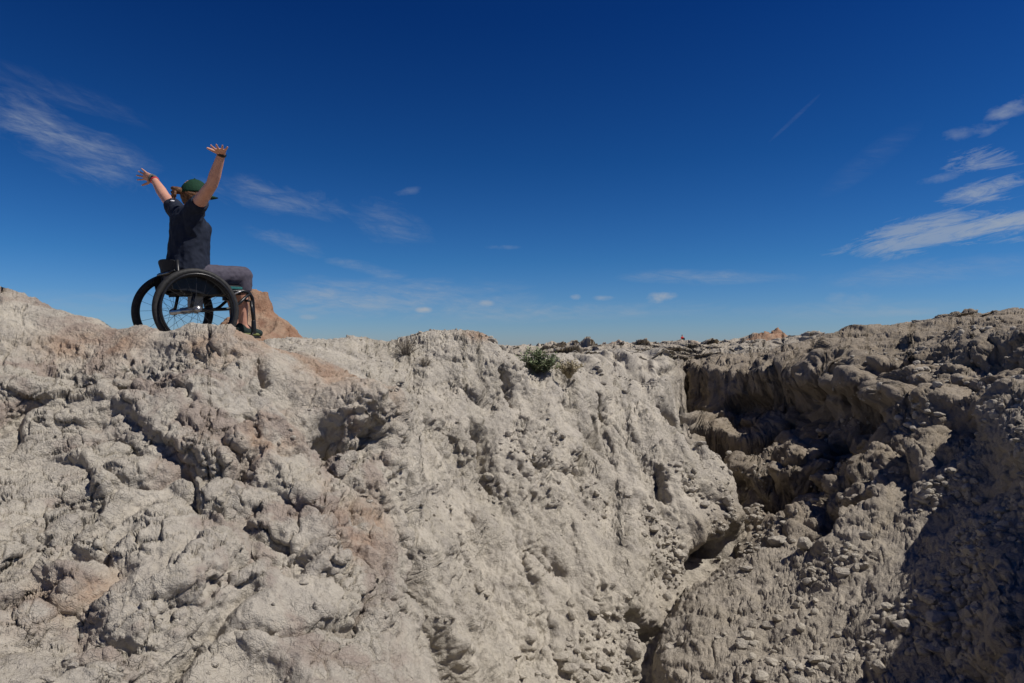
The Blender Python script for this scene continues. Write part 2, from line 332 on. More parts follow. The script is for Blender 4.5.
    w2 = np.stack([fbm(P, 3.2, 3, o) for o in (5, 6, 7)], -1)
    g1, g2, gid, gtl = worley(P+w2*.16, [2.6, 2.6, 3.9], 50, True); ge = g2-g1
    rough = sstep(-.05, .4, perlin(P, 1.3, 61)+.25*perlin(P, 3, 62))     # smooth faces against broken ones
    pm = .25*np.clip(1-g1**2, 0, 1)+.35*sstep(0, .10, ge)+.9*gtl+.2
    amp = near*(.008+.034*rough)+right*.036*(.35+.65*sstep(7.5, 9.5, r))+sl2*.012+far*.09*(1-sstep(50, 120, r))*sstep(20, 22, r+1)
    d = amp*(pm-.5)+.9*amp*(gid-.5)*sstep(.0, .08, ge)
    cmask = sstep(.0, .3, perlin(P, 1.0, 72))
    fis = near*cmask*np.exp(-(ge/.03)**2)+right*.5*np.exp(-(ge/.05)**2)
    d -= .03*fis*keep
    d += (.024*fbm(P, 3.5, 4, 81, .5))*(1-near*(.3+.45*(1-rough)))
    d += .014*(ridged(P+w2*.05, [6, 6, 9], 3, 84)-.3)*(near*rough+.7*right+.3*sl2)
    d *= (1-near*.5*sstep(-.2, .1, P[:, 2]))*(1-sl2*.3*sstep(-.3, 0, P[:, 2]))
    P = P+N*(d*(1-.9*chair))[:, None]; V = P.reshape(*sh, 3)
    V, rd = resample(V, rd, NR)
    P = V.reshape(-1, 3).astype(F32); x, Y = P[:, 0], P[:, 1]; r = np.hypot(x, Y)
    near, right, chair, far = masks(x, Y); near = near.astype(F32); sl2 = (1-near)*(1-right)*(1-far)
    # ---- small: popcorn clay and chips
    N = smooth_normals(V, 1).reshape(-1, 3)
    w3 = np.stack([perlin(P, 9, o) for o in (15, 16, 17)], -1)
    h1, h2, hid, htl = worley(P+w3*.035, [7.5, 7.5, 10], 90, True); he = h2-h1
    ph = .2*np.clip(1-h1**2, 0, 1)+.4*sstep(0, .12, he)+1.0*htl+.2
    rgh = sstep(-.1, .3, perlin(P, 1.7, 161)+.4*perlin(P, 5, 162))
    amp = (near*(.004+.019*rgh)+right*(.006+.008*rgh)+sl2*(.010+.016*rgh))*sstep(18, 9, r)
    d = amp*(ph-.5)+amp*1.0*(hid-.5)*sstep(0, .1, he)
    rs = sstep(.0, .3, perlin(P, 2.1, 93)-.05)
    d -= near*rs*.020*np.exp(-(he/.045)**2)
    k1, k2, kid, ktl = worley(P+w3*.012, [20, 20, 25], 95, True)
    amp2 = (near*(.003+.008*rough)+right*.0075+sl2*.0115)*sstep(13, 8, r)
    d += amp2*(1.9*ktl+.4*(.6-k1**2)+1.3*(kid-.5)*sstep(0, .12, k2-k1))*(.4+.6*rgh)
    d += .006*fbm(P, [14, 14, 14], 2, 97)*sstep(20, 10, r)
    chips = ridged(P, [11, 11, 16], 2, 99)
    d += near*.006*chips+(sl2*1.5+right)*.005*chips
    P = P+N*(d*(1-.75*chair))[:, None]
    return P.reshape(*sh, 3), rd, near.reshape(sh), right.reshape(sh)

def resample(V, rd, NR):
    r = np.maximum(np.hypot(V[..., 0], V[..., 1]), .6)
    D = np.diff(V, axis=1); rm = (r[:, 1:]+r[:, :-1])/2
    vd = V/np.linalg.norm(V, axis=-1, keepdims=True); ang = np.linalg.norm(np.diff(vd, axis=1), axis=-1)
    w = np.sqrt(ang**2+(np.linalg.norm(D, axis=-1)/rm*(.22+.4*sstep(-.28, -.05, V[:, 1:, 2]/rm)))**2)
    q = V[:, 1:, 2]/rm
    w = w*(.1+.9*sstep(-.8, -.6, q/np.cos(np.clip(TH, -.7, .7))[:, None])) + w.mean()*.08
    k = 5; ker = np.hanning(2*k+3)[1:-1]; ker /= ker.sum()
    wp = np.pad(w, ((k, k), (0, 0)), mode='edge'); w = sum(ker[i]*wp[i:i+len(w)] for i in range(2*k+1))
    cum = np.concatenate([np.zeros((len(V), 1)), np.cumsum(w, 1)], 1); cum /= cum[:, -1:]
    t = np.linspace(0, 1, NR); n0 = V.shape[1]
    idx = np.stack([np.interp(t, cum[i], np.arange(n0)) for i in range(len(V))])
    i0 = np.clip(idx.astype(int), 0, n0-2); f = (idx-i0); ii = np.arange(len(V))[:, None]
    return V[ii, i0]*(1-f)[..., None]+V[ii, i0+1]*f[..., None], rd[ii, i0]*(1-f)+rd[ii, i0+1]*f
QL = 1.0
def terrain_piece(name, TH, NR, r0, r1, mat):
    V, rd = build_grid(TH, NR, r0, r1)
    V, rd, near, right = displace(V, rd)
    return V, rd, near, right
def grid_mesh(name, V, attrs, mat):
    a, b = V.shape[:2]
    me = bpy.data.meshes.new(name)
    me.vertices.add(a*b); me.vertices.foreach_set('co', V.reshape(-1).astype(F32))
    I = np.arange(a*b).reshape(a, b)
    F = np.stack([I[:-1, :-1], I[1:, :-1], I[1:, 1:], I[:-1, 1:]], -1).reshape(-1, 4)
    me.loops.add(F.size); me.polygons.add(len(F))
    me.loops.foreach_set('vertex_index', F.ravel().astype(np.int32))
    me.polygons.foreach_set('loop_start', (np.arange(len(F))*4).astype(np.int32))
    me.polygons.foreach_set('use_smooth', np.ones(len(F), bool))
    for k, v in attrs.items():
        at = me.attributes.new(k, 'FLOAT', 'POINT'); at.data.foreach_set('value', v.ravel().astype(F32))
    me.materials.append(mat); me.update(calc_edges=True)
    o = bpy.data.objects.new(name, me); C.objects.link(o); return o

# ---------------------------------------------------------------- materials
def new_mat(name, col=(.5, .5, .5), rough=.6, metal=0.0, spec=.5):
    m = bpy.data.materials.new(name); m.use_nodes = True; b = m.node_tree.nodes['Principled BSDF']
    b.inputs['Base Color'].default_value = (*col, 1); b.inputs['Roughness'].default_value = rough; b.inputs['Metallic'].default_value = metal
    b.inputs['Specular IOR Level'].default_value = spec
    return m
def nd(nt, t, **kw):
    x = nt.nodes.new(t)
    for k, v in kw.items():
        if k in x.inputs: x.inputs[k].default_value = v
        else: setattr(x, k, v)
    return x
def ramp(nt, src, stops):
    r = nt.nodes.new('ShaderNodeValToRGB'); e = r.color_ramp.elements
    while len(e) > 1: e.remove(e[-1])
    e[0].position, e[0].color = stops[0][0], (*stops[0][1], 1) if len(stops[0][1]) == 3 else stops[0][1]
    for p, c in stops[1:]: q = e.new(p); q.color = (*c, 1)
    nt.links.new(src, r.inputs[0]); return r.outputs[0]
def mixc(nt, f, a, b, mode='MIX'):
    m = nt.nodes.new('ShaderNodeMix'); m.data_type = 'RGBA'; m.blend_type = mode
    for s, i in ((f, 0), (a, 6), (b, 7)):
        if isinstance(s, (int, float)): m.inputs[i].default_value = s
        elif isinstance(s, tuple): m.inputs[i].default_value = (*s, 1)
        else: nt.links.new(s, m.inputs[i])
    return m.outputs[2]
def mth(nt, op, a, b=None, c=None, clamp=False):
    m = nt.nodes.new('ShaderNodeMath'); m.operation = op; m.use_clamp = clamp
    for i, s in enumerate((a, b, c)):
        if s is None: continue
        if isinstance(s, (int, float)): m.inputs[i].default_value = s
        else: nt.links.new(s, m.inputs[i])
    return m.outputs[0]
def rock_material(name='badlands_rock'):
    m = new_mat(name, rough=.95, spec=.15); nt = m.node_tree; L = nt.links; b = nt.nodes['Principled BSDF']
    geo = nd(nt, 'ShaderNodeNewGeometry'); pos = geo.outputs['Position']
    def noise(scale, det=4, rough=.55, vec=pos, dist=0.0):
        x = nd(nt, 'ShaderNodeTexNoise', Scale=scale, Detail=det, Roughness=rough, Distortion=dist); L.new(vec, x.inputs['Vector']); return x.outputs['Fac']
    n1 = noise(.9, 5); n2 = noise(4.5, 5, .6); n3 = noise(28, 4, .65); n4 = noise(2.1, 4, .6, dist=.6)
    pale = ramp(nt, n1, [(.32, (.40, .36, .29)), (.5, (.47, .425, .35)), (.68, (.43, .39, .32))])
    grey = mixc(nt, ramp(nt, n2, [(.42, (0, 0, 0)), (.66, (1, 1, 1))]), pale, (.37, .335, .285))
    light = mixc(nt, ramp(nt, n3, [(.45, (0, 0, 0)), (.75, (.6, .6, .6))]), grey, (.56, .515, .43))
    def attr(nm): a = nd(nt, 'ShaderNodeAttribute'); a.attribute_name = nm; return a.outputs['Fac']
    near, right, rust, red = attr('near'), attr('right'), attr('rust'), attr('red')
    # purple-pink clay bands and orange iron stains
    pf = mth(nt, 'MULTIPLY', ramp(nt, n4, [(.50, (0, 0, 0)), (.60, (1, 1, 1))]), mth(nt, 'MULTIPLY', near, .7))
    c = mixc(nt, pf, light, (.30, .235, .195))
    rf = mth(nt, 'MULTIPLY', rust, ramp(nt, noise(3.0, 5, .65), [(.34, (0, 0, 0)), (.52, (1, 1, 1))]))
    c = mixc(nt, mth(nt, 'MULTIPLY', rf, .62), c, (.36, .225, .14))
    c = mixc(nt, mth(nt, 'MULTIPLY', right, ramp(nt, n2, [(.3, (.95, .95, .95)), (.7, (.6, .6, .6))])), c, (.235, .19, .138))  # right-hand rock darkened in colour, painting in the weaker, grazing sunlight there
    redc = ramp(nt, noise(1.6, 4), [(.3, (.22, .115, .07)), (.45, (.30, .18, .115)), (.58, (.36, .25, .17)), (.72, (.24, .13, .085))])
    c = mixc(nt, red, c, redc)
    # dark lichen-like pits and dust specks
    vo = nd(nt, 'ShaderNodeTexVoronoi', Scale=38.0); L.new(pos, vo.inputs['Vector'])
    speck = mth(nt, 'MULTIPLY', ramp(nt, vo.outputs['Distance'], [(.10, (1, 1, 1)), (.2, (0, 0, 0))]), ramp(nt, n2, [(.45, (0, 0, 0)), (.6, (.45, .45, .45))]))
    c = mixc(nt, speck, c, (.20, .175, .14))
    L.new(c, b.inputs['Base Color'])
    def vor(scale, feat='F1', vec=pos):
        x = nd(nt, 'ShaderNodeTexVoronoi', Scale=scale, feature=feat); L.new(vec, x.inputs['Vector']); return x.outputs['Distance'] if feat != 'F1' else x.outputs['Color']
    # warped position so the chips are not all alike
    wn = nd(nt, 'ShaderNodeTexNoise', Scale=22.0, Detail=2.0); L.new(pos, wn.inputs['Vector'])
    wa = nd(nt, 'ShaderNodeVectorMath', operation='MULTIPLY_ADD'); L.new(wn.outputs['Color'], wa.inputs[0]); wa.inputs[1].default_value = (.03, .03, .03); L.new(pos, wa.inputs[2])
    wp = wa.outputs[0]
    e1 = ramp(nt, vor(26, 'DISTANCE_TO_EDGE', wp), [(0, (0, 0, 0)), (.07, (1, 1, 1))])
    e2 = ramp(nt, vor(60, 'DISTANCE_TO_EDGE', wp), [(0, (0, 0, 0)), (.12, (1, 1, 1))])
    patch = ramp(nt, noise(2.6, 4, .6), [(.38, (0, 0, 0)), (.56, (1, 1, 1))])
    bw1 = nd(nt, 'ShaderNodeSeparateColor'); L.new(vor(26, 'F1', wp), bw1.inputs[0]); bw2 = nd(nt, 'ShaderNodeSeparateColor'); L.new(vor(60, 'F1', wp), bw2.inputs[0])
    hh = mth(nt, 'MULTIPLY', noise(14, 9, .66), .045)
    for src, k in ((e1, .0030), (e2, .0016), (bw1.outputs[0], .0105), (bw2.outputs[1], .0050)):
        hh = mth(nt, 'ADD', hh, mth(nt, 'MULTIPLY', mth(nt, 'MULTIPLY', src, patch), k))
    bp = nd(nt, 'ShaderNodeBump', Strength=1.0, Distance=1.0); L.new(hh, bp.inputs['Height']); L.new(bp.outputs[0], b.inputs['Normal'])
    return m
M_rock = rock_material()

# ---------------------------------------------------------------- terrain
import os
Q = 1.0
t_in = np.arctan(np.linspace(-.80, .80, int(1650*Q)))
TH = np.concatenate([np.linspace(-math.pi, t_in[0], int(130*Q))[:-1], t_in, np.linspace(t_in[-1], math.pi, int(160*Q))[1:]])
V, rd, near, right = terrain_piece('terrain', TH, int(2100*Q), .06, 3000, M_rock)
x, Y, z = V[..., 0], V[..., 1], V[..., 2]
# orange staining follows the crest of the near hill beyond the chair and a few scattered spots
def spot(u, v, d, rx, ry, rz=.3):
    X0 = px(u, d); Z0 = (HV-v)/FPX*d
    return np.exp(-(((x-X0)/rx)**2+((Y-d)/ry)**2+((z-Z0)/rz)**2))
rust = 0*z
for s in [(270, 345, 5.0, .18, .3, .2), (300, 357, 5.1, .25, .3, .2), (335, 372, 5.0, .28, .3, .2), (365, 392, 4.9, .22, .25, .2), (250, 335, 4.8, .15, .2, .12), (268, 430, 4.0, .10, .3, .16), (345, 385, 4.9, .3, .3, .25), (360, 530, 3.8, .14, .3, .16), (215, 350, 4.6, .2, .25, .1), (95, 345, 4.6, .3, .25, .1), (325, 500, 4.0, .08, .3, .1), (70, 595, 2.8, .14, .3, .06), (480, 335, 8, .2, .4, .06)]:
    rust = np.maximum(rust, np.clip(1.6*spot(*s), 0, 1))
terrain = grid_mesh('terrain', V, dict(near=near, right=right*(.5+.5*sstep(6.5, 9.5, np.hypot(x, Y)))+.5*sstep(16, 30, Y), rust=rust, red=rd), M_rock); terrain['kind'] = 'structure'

# ---------------------------------------------------------------- object helpers
def at(u, v, Y): return Vector(((u-512)/FPX*Y, Y, (HV-v)/FPX*Y))
def tag(o, label=None, cat=None, group=None, kind=None):
    if label: o['label'] = label
    if cat: o['category'] = cat
    if group: o['group'] = group
    if kind: o['kind'] = kind
    return o
def thing(name, label, cat, loc, rz=0, group=None):
    o = bpy.data.objects.new(name, None); C.objects.link(o); o.location = loc; o.rotation_euler = (0, 0, rz); o.empty_display_size = .1
    return tag(o, label, cat, group)
def link_mesh(name, me, mat, parent=None, smooth=True):
    me.materials.clear(); me.materials.append(mat)
    if smooth: me.polygons.foreach_set('use_smooth', [True]*len(me.polygons))
    o = bpy.data.objects.new(name, me); C.objects.link(o)
    if parent: o.parent = parent
    return o
def frame_of(d):
    d = Vector(d).normalized(); a = Vector((0, 0, 1)) if abs(d.z) < .9 else Vector((1, 0, 0))
    u = d.cross(a).normalized(); return u, d.cross(u).normalized()
class MB:
    def __init__(s): s.v, s.f = [], []
    def rings(s, rings, cap=True, close=False):
        n = len(rings[0]); b = len(s.v)
        for r in rings: s.v += [tuple(p) for p in r]
        m = len(rings)
        for i in range(m if close else m-1):
            for j in range(n):
                s.f.append((b+i*n+j, b+i*n+(j+1) % n, b+((i+1) % m)*n+(j+1) % n, b+((i+1) % m)*n+j))
        if cap and not close: s.f.append(tuple(b+j for j in reversed(range(n)))); s.f.append(tuple(b+(m-1)*n+j for j in range(n)))
        return s
    def tube(s, pts, r, n=10, close=False):
        pts = [Vector(p) for p in pts]; m = len(pts); R = r if isinstance(r, (list, tuple)) else [r]*m; rg = []; u = None
        for i, p in enumerate(pts):
            if close: d = pts[(i+1) % m]-pts[i-1]
            else: d = pts[min(i+1, m-1)]-pts[max(i-1, 0)]
            d.normalize()
            if u is None: u, _ = frame_of(d)
            u = (u-d*u.dot(d)).normalized(); w = d.cross(u)
            rg.append([p+(u*math.cos(a)+w*math.sin(a))*R[i] for a in (2*math.pi*k/n for k in range(n))])
        return s.rings(rg, not close, close)
    def cap(s, p0, r0, p1, r1, n=16):
        p0, p1 = Vector(p0), Vector(p1); d = (p1-p0).normalized(); u, w = frame_of(d); rg = []
        for k in range(1, 6):
            t = math.pi/2*(1-k/5.0); rg.append((p0-d*r0*math.sin(t), r0*math.cos(t)+1e-4))
        for k in range(0, 5):
            t = math.pi/2*(k/5.0); rg.append((p1+d*r1*math.sin(t), r1*math.cos(t)+1e-4))
        return s.rings([[c+(u*math.cos(a)+w*math.sin(a))*r for a in (2*math.pi*j/n for j in range(n))] for c, r in rg])
    def chain(s, pts, rad):
        for i in range(len(pts)-1): s.cap(pts[i], rad[i], pts[i+1], rad[i+1])
        return s
    def loft(s, rings, n=24, ex=2.0):
        """rings: (centre, half depth along x, half width along y)"""
        out = []
        for c, a, b in rings:
            c = Vector(c); row = []
            for k in range(n):
                t = 2*math.pi*k/n; ct, st = math.cos(t), math.sin(t)
                row.append(c+Vector((a*math.copysign(abs(ct)**(2/ex), ct), b*math.copysign(abs(st)**(2/ex), st), 0)))
            out.append(row)
        return s.rings(out)
    def ell(s, c, r, rot=None, n=16, m=10):
        c = Vector(c); rg = []
        for i in range(1, m):
            t = math.pi*i/m; row = []
            for k in range(n):
                a = 2*math.pi*k/n; p = Vector((r[0]*math.sin(t)*math.cos(a), r[1]*math.sin(t)*math.sin(a), -r[2]*math.cos(t)))
                row.append(c+(rot @ p if rot else p))
            rg.append(row)
        return s.rings(rg)
    def box(s, c, h, rot=None):
        c = Vector(c); b = len(s.v)
        for x in (-1, 1):
            for y in (-1, 1):
                for z in (-1, 1):
                    p = Vector((x*h[0], y*h[1], z*h[2])); s.v.append(tuple(c+(rot @ p if rot else p)))
        s.f += [tuple(b+i for i in q) for q in ((0, 1, 3, 2), (4, 6, 7, 5), (0, 4, 5, 1), (2, 3, 7, 6), (0, 2, 6, 4), (1, 5, 7, 3))]; return s
    def mesh(s, name):
        me = bpy.data.meshes.new(name); me.from_pydata(s.v, [], s.f); me.update(); return me
    def build(s, name, mat, parent=None, bevel=0, smooth=True):
        me = s.mesh(name)
        if bevel:
            bm = bmesh.new(); bm.from_mesh(me); bmesh.ops.bevel(bm, geom=bm.edges[:], offset=bevel, segments=2, affect='EDGES', profile=.6); bm.to_mesh(me); bm.free()
        return link_mesh(name, me, mat, parent, smooth)
    def fused(s, name, mat, parent=None, vox=.006, it=3, fac=.6, wrinkle=0.0, wscale=18, seed=0.0, dec=1.0):
        """melt the overlapping pieces into one continuous skin"""
        me = s.mesh(name+'_src'); o = bpy.data.objects.new(name, me); C.objects.link(o)
        bm = bmesh.new(); bm.from_mesh(me); bmesh.ops.recalc_face_normals(bm, faces=bm.faces[:]); bm.to_mesh(me); bm.free()
        md = o.modifiers.new('r', 'REMESH'); md.mode = 'VOXEL'; md.voxel_size = vox; md.adaptivity = 0
        sm = o.modifiers.new('s', 'SMOOTH'); sm.factor = fac; sm.iterations = it
        dg = bpy.context.evaluated_depsgraph_get(); me2 = bpy.data.meshes.new_from_object(o.evaluated_get(dg)); me2.name = name
        bpy.data.objects.remove(o); bpy.data.meshes.remove(me)
        if wrinkle:
            nv = len(me2.vertices); co = np.empty(nv*3, F32); me2.vertices.foreach_get('co', co); co = co.reshape(-1, 3)
            nn = np.empty(nv*3, F32); me2.vertices.foreach_get('normal', nn); nn = nn.reshape(-1, 3)
            w = ridged(co, [wscale, wscale, wscale*.8], 2, seed)
            co = co+nn*(w*wrinkle)[:, None]; me2.vertices.foreach_set('co', co.ravel()); me2.update()
        return link_mesh(name, me2, mat, parent)
def cloth_mat(name, col, col2, sc=60, rough=.85):
    m = new_mat(name, col, rough, 0, .25); nt = m.node_tree; b = nt.nodes['Principled BSDF']
    tc = nd(nt, 'ShaderNodeTexCoord'); n = nd(nt, 'ShaderNodeTexNoise', Scale=sc, Detail=4.0); nt.links.new(tc.outputs['Object'], n.inputs['Vector'])
    nt.links.new(ramp(nt, n.outputs['Fac'], [(.35, col), (.65, col2)]), b.inputs['Base Color'])
    bp = nd(nt, 'ShaderNodeBump', Strength=.4, Distance=.004); nt.links.new(n.outputs['Fac'], bp.inputs['Height']); nt.links.new(bp.outputs[0], b.inputs['Normal'])
    return m
M_tyre = cloth_mat('tyre_rubber', (.018, .018, .018), (.035, .034, .032), 40, .6)
M_black = cloth_mat('black_paint', (.012, .012, .013), (.018, .018, .019), 30, .32)
M_blackcloth = cloth_mat('black_upholstery', (.013, .013, .015), (.022, .022, .024), 90, .85)
M_alu = cloth_mat('brushed_metal', (.32, .31, .30), (.42, .41, .39), 50, .35); M_alu.node_tree.nodes['Principled BSDF'].inputs['Metallic'].default_value = .85
M_spoke = new_mat('steel_spoke', (.05, .05, .052), .4, .6)
M_teal = cloth_mat('teal_cushion', (.02, .12, .12), (.03, .16, .15), 50)
M_tag = cloth_mat('grey_pouch', (.30, .28, .25), (.38, .36, .32), 40)
M_skin = cloth_mat('reddish_skin', (.50, .25, .175), (.56, .30, .21), 25, .55)  # reddish-brown skin tone, slightly mottled
M_shirt = cloth_mat('navy_tshirt', (.008, .012, .024), (.014, .019, .034), 30)
M_legging = cloth_mat('charcoal_leggings', (.060, .054, .072), (.082, .074, .095), 30)
M_cap = cloth_mat('green_cap', (.004, .028, .013), (.007, .042, .020), 60)
M_hair = cloth_mat('auburn_hair', (.075, .032, .014), (.15, .07, .03), 60, .6)
M_shoe = cloth_mat('dark_green_shoe', (.014, .026, .024), (.022, .038, .034), 40)
M_sole = new_mat('yellow_green_sole', (.16, .17, .05), .7)
M_watch = cloth_mat('grey_band', (.05, .055, .05), (.20, .20, .18), 160)
M_redband = new_mat('red_band', (.55, .03, .05), .6)
M_white = new_mat('white_print', (.7, .7, .72), .7)
M_dark = new_mat('dark_eye', (.02, .015, .012), .3)

[setattr(l_.inputs['Strength'], 'default_value', .08) for l_ in M_skin.node_tree.nodes if l_.type == 'BUMP']
# ---------------------------------------------------------------- wheelchair
HEAD = math.atan2(.68, .73); CHO = Vector((-2.54, 5.30, -.045))
chair_t = thing('wheelchair', 'black manual wheelchair with large spoked wheels on the rock crest', 'wheelchair', CHO, HEAD)
TRK = .272; CAM = math.radians(3)
tyre_mb = MB().tube([(math.cos(a)*.287, 0, math.sin(a)*.287) for a in (2*math.pi*k/72 for k in range(72))], .0235, 12, True)
rim_mb = MB().rings([[Vector((math.cos(a)*r, y, math.sin(a)*r)) for a in (2*math.pi*k/72 for k in range(72))] for r, y in ((.268, -.011), (.250, -.008), (.247, 0), (.250, .008), (.268, .011))], cap=False, close=True)
hand_mb = MB().tube([(math.cos(a)*.262, 0, math.sin(a)*.262) for a in (2*math.pi*k/64 for k in range(64))], .0105, 10, True)
for k in range(6):
    a = 2*math.pi*(k+.5)/6; hand_mb.tube([(math.cos(a)*.262, 0, math.sin(a)*.262), (math.cos(a)*.256, .034, math.sin(a)*.256)], .0045, 6)
hub_mb = MB().rings([[Vector((math.cos(a)*r, y, math.sin(a)*r)) for a in (2*math.pi*k/20 for k in range(20))] for r, y in ((.008, -.038), (.014, -.034), (.027, -.029), (.027, -.025), (.013, -.020), (.013, .020), (.027, .025), (.027, .029), (.010, .033))])
spoke_me = None
for sgn in (-1, 1):
    w = bpy.data.objects.new('wheel', None); C.objects.link(w); w.parent = chair_t
    w.location = (0, sgn*TRK, .3105*math.cos(CAM)); w.rotation_euler = (sgn*CAM, 0, .0)
    if spoke_me is None: tm, rm, hm, um = tyre_mb.mesh('tyre'), rim_mb.mesh('rim'), hand_mb.mesh('handrim'), hub_mb.mesh('hub'); spoke_me = MB().tube([(0, 0, 0), (0, 0, 1)], .0013, 5).mesh('spoke')
    for nm, me, mt in (('tyre', tm, M_tyre), ('rim', rm, M_black), ('hub', um, M_alu)):
        o = link_mesh(nm, me, mt, w) if not me.materials else None
        if o is None: o = bpy.data.objects.new(nm, me); C.objects.link(o); o.parent = w
    o = link_mesh('handrim', hand_mb.mesh('handrim'), M_black, w); o.location = (0, sgn*.036, 0)
    if sgn == 1: o.scale = (1, -1, 1)
    for k in range(20):
        a = 2*math.pi*k/20; b_ = a+(.62 if k % 2 else -.62)
        side = 1 if (k//2) % 2 else -1
        p0 = Vector((math.cos(b_)*.025, side*.026, math.sin(b_)*.025)); p1 = Vector((math.cos(a)*.251, 0, math.sin(a)*.251))
        if not spoke_me.materials: spoke_me.materials.append(M_spoke)
        o = bpy.data.objects.new('spoke', spoke_me); C.objects.link(o); o.parent = w; o.location = p0; d = p1-p0
        o.rotation_euler = d.to_track_quat('Z', 'Y').to_euler(); o.scale = (1, 1, d.length)
def arc(p, q, r, n=6):
    return [p.lerp(q, t/n) for t in range(n+1)]
def bend(pts, r=.05, n=5):
    """round the corners of a polyline"""
    pts = [Vector(p) for p in pts]; out = [pts[0]]
    for i in range(1, len(pts)-1):
        a, b, c = pts[i-1], pts[i], pts[i+1]; d1 = (a-b); d2 = (c-b); k = min(r, d1.length*.45, d2.length*.45)
        s, e = b+d1.normalized()*k, b+d2.normalized()*k
        for t in range(n+1): x = t/n; out.append(s*(1-x)**2+b*2*x*(1-x)+e*x*x)
    return out+[pts[-1]]
SEAT = .455
for s in (-1, 1):
    MB().tube(bend([(-.06, s*.19, SEAT-.02), (.40, s*.19, SEAT+.02), (.462, s*.165, SEAT-.02), (.50, s*.12, .16), (.50, s*.10, .09)], .07), .0135).build('side_tube', M_black, chair_t)
    MB().tube(bend([(.0, s*.19, .31), (.30, s*.19, .33), (.44, s*.18, SEAT+.01)], .06), .0125).build('lower_tube', M_black, chair_t)
    MB().tube([(-.02, s*.19, .30), (.01, s*.19, SEAT)], .0125).build('axle_strut', M_black, chair_t)
    MB().tube(bend([(.0, s*.19, SEAT-.02), (-.10, s*.19, SEAT+.0), (-.115, s*.19, .68)], .05), .0125).build('back_tube', M_black, chair_t)
    g = MB().rings([[Vector((x, s*(.208+dy), z)) for x, z in ((-.15, .46), (-.17, .56), (-.10, .60), (.02, .605), (.16, .57), (.27, .50), (.30, .44), (.1, .43))] for dy in (0, .006)])
    g.build('side_guard', M_black, chair_t, smooth=False)
    # brake: clamp block with lever
    bk = MB().box((.235, s*.225, .405), (.03, .012, .016)); bk.build('brake', M_black, chair_t, bevel=.003)
    MB().tube(bend([(.235, s*.235, .41), (.30, s*.25, .45), (.345, s*.25, .47)], .03), .007, 8).build('brake_lever', M_alu, chair_t)
    # front caster
    c = bpy.data.objects.new('caster', None); C.objects.link(c); c.parent = chair_t; c.location = (.41, s*.20, .062)
    MB().tube([(math.cos(a)*.045, 0, math.sin(a)*.045) for a in (2*math.pi*k/32 for k in range(32))], .016, 10, True).build('tyre', M_tyre, c)
    MB().rings([[Vector((math.cos(a)*r, y, math.sin(a)*r)) for a in (2*math.pi*k/20 for k in range(20))] for r, y in ((.006, -.014), (.034, -.009), (.034, .009), (.006, .014))]).build('hub', M_alu, c)
    f = MB()
    for q in (-1, 1): f.tube(bend([(0, q*.021, 0), (.02, q*.021, .055), (.045, q*.008, .088)], .02), .006, 8)
    f.cap((.045, 0, .085), .016, (.045, 0, .17), .015); f.build('fork', M_black, c)
    MB().tube([(.455, s*.20, .24), (.44, s*.188, .40)], .012).build('caster_strut', M_black, chair_t)
MB().tube([(-.02, -.245, .305), (-.02, .245, .305)], .019, 14).build('axle_tube', M_alu, chair_t)
MB().tube([(.03, -.19, .33), (.03, .19, .33)], .012).build('cross_tube', M_black, chair_t)
MB().tube([(.42, -.185, .40), (.42, .185, .40)], .011).build('front_cross_tube', M_black, chair_t)
MB().box((.475, 0, .112), (.075, .13, .006), Matrix.Rotation(.10, 3, 'Y')).build('footplate', M_black, chair_t, bevel=.003)
MB().tube(bend([(.50, -.10, .09), (.50, .10, .09)]), .0125).build('foot_tube', M_black, chair_t)
MB().box((.15, 0, SEAT-.006), (.215, .188, .006)).build('seat', M_blackcloth, chair_t, bevel=.003)
MB().box((.155, 0, SEAT+.034), (.215, .175, .028)).build('cushion', M_blackcloth, chair_t, bevel=.014)
MB().box((.372, 0, SEAT+.036), (.0035, .165, .011)).build('cushion_piping', M_teal, chair_t, bevel=.002)
MB().box((.30, -.178, SEAT+.040), (.075, .0035, .010)).build('cushion_piping', M_teal, chair_t, bevel=.002)
bk = MB()
for i in range(1): pass
rows = []
for y in np.linspace(-.19, .19, 11):
    xo = -.062-.035*(1-(y/.19)**2); rows.append([Vector((xo+a-.06*(z-.5)/.2*1.0, y, z)) for a, z in ((0, .47), (0, .675+.02*(1-(y/.19)**2)), (-.022, .675+.02*(1-(y/.19)**2)), (-.022, .47))])
bk.rings(rows); bk.build('backrest', M_blackcloth, chair_t, bevel=.004)
MB().tube(bend([(-.128, -.19, .60), (-.155, -.15, .585), (-.155, .15, .585), (-.128, .19, .60)], .03), .010).build('push_bar', M_black, chair_t)
MB().box((.06, -.05, .375), (.045, .05, .05)).build('under_seat_pouch', M_tag, chair_t, bevel=.012)

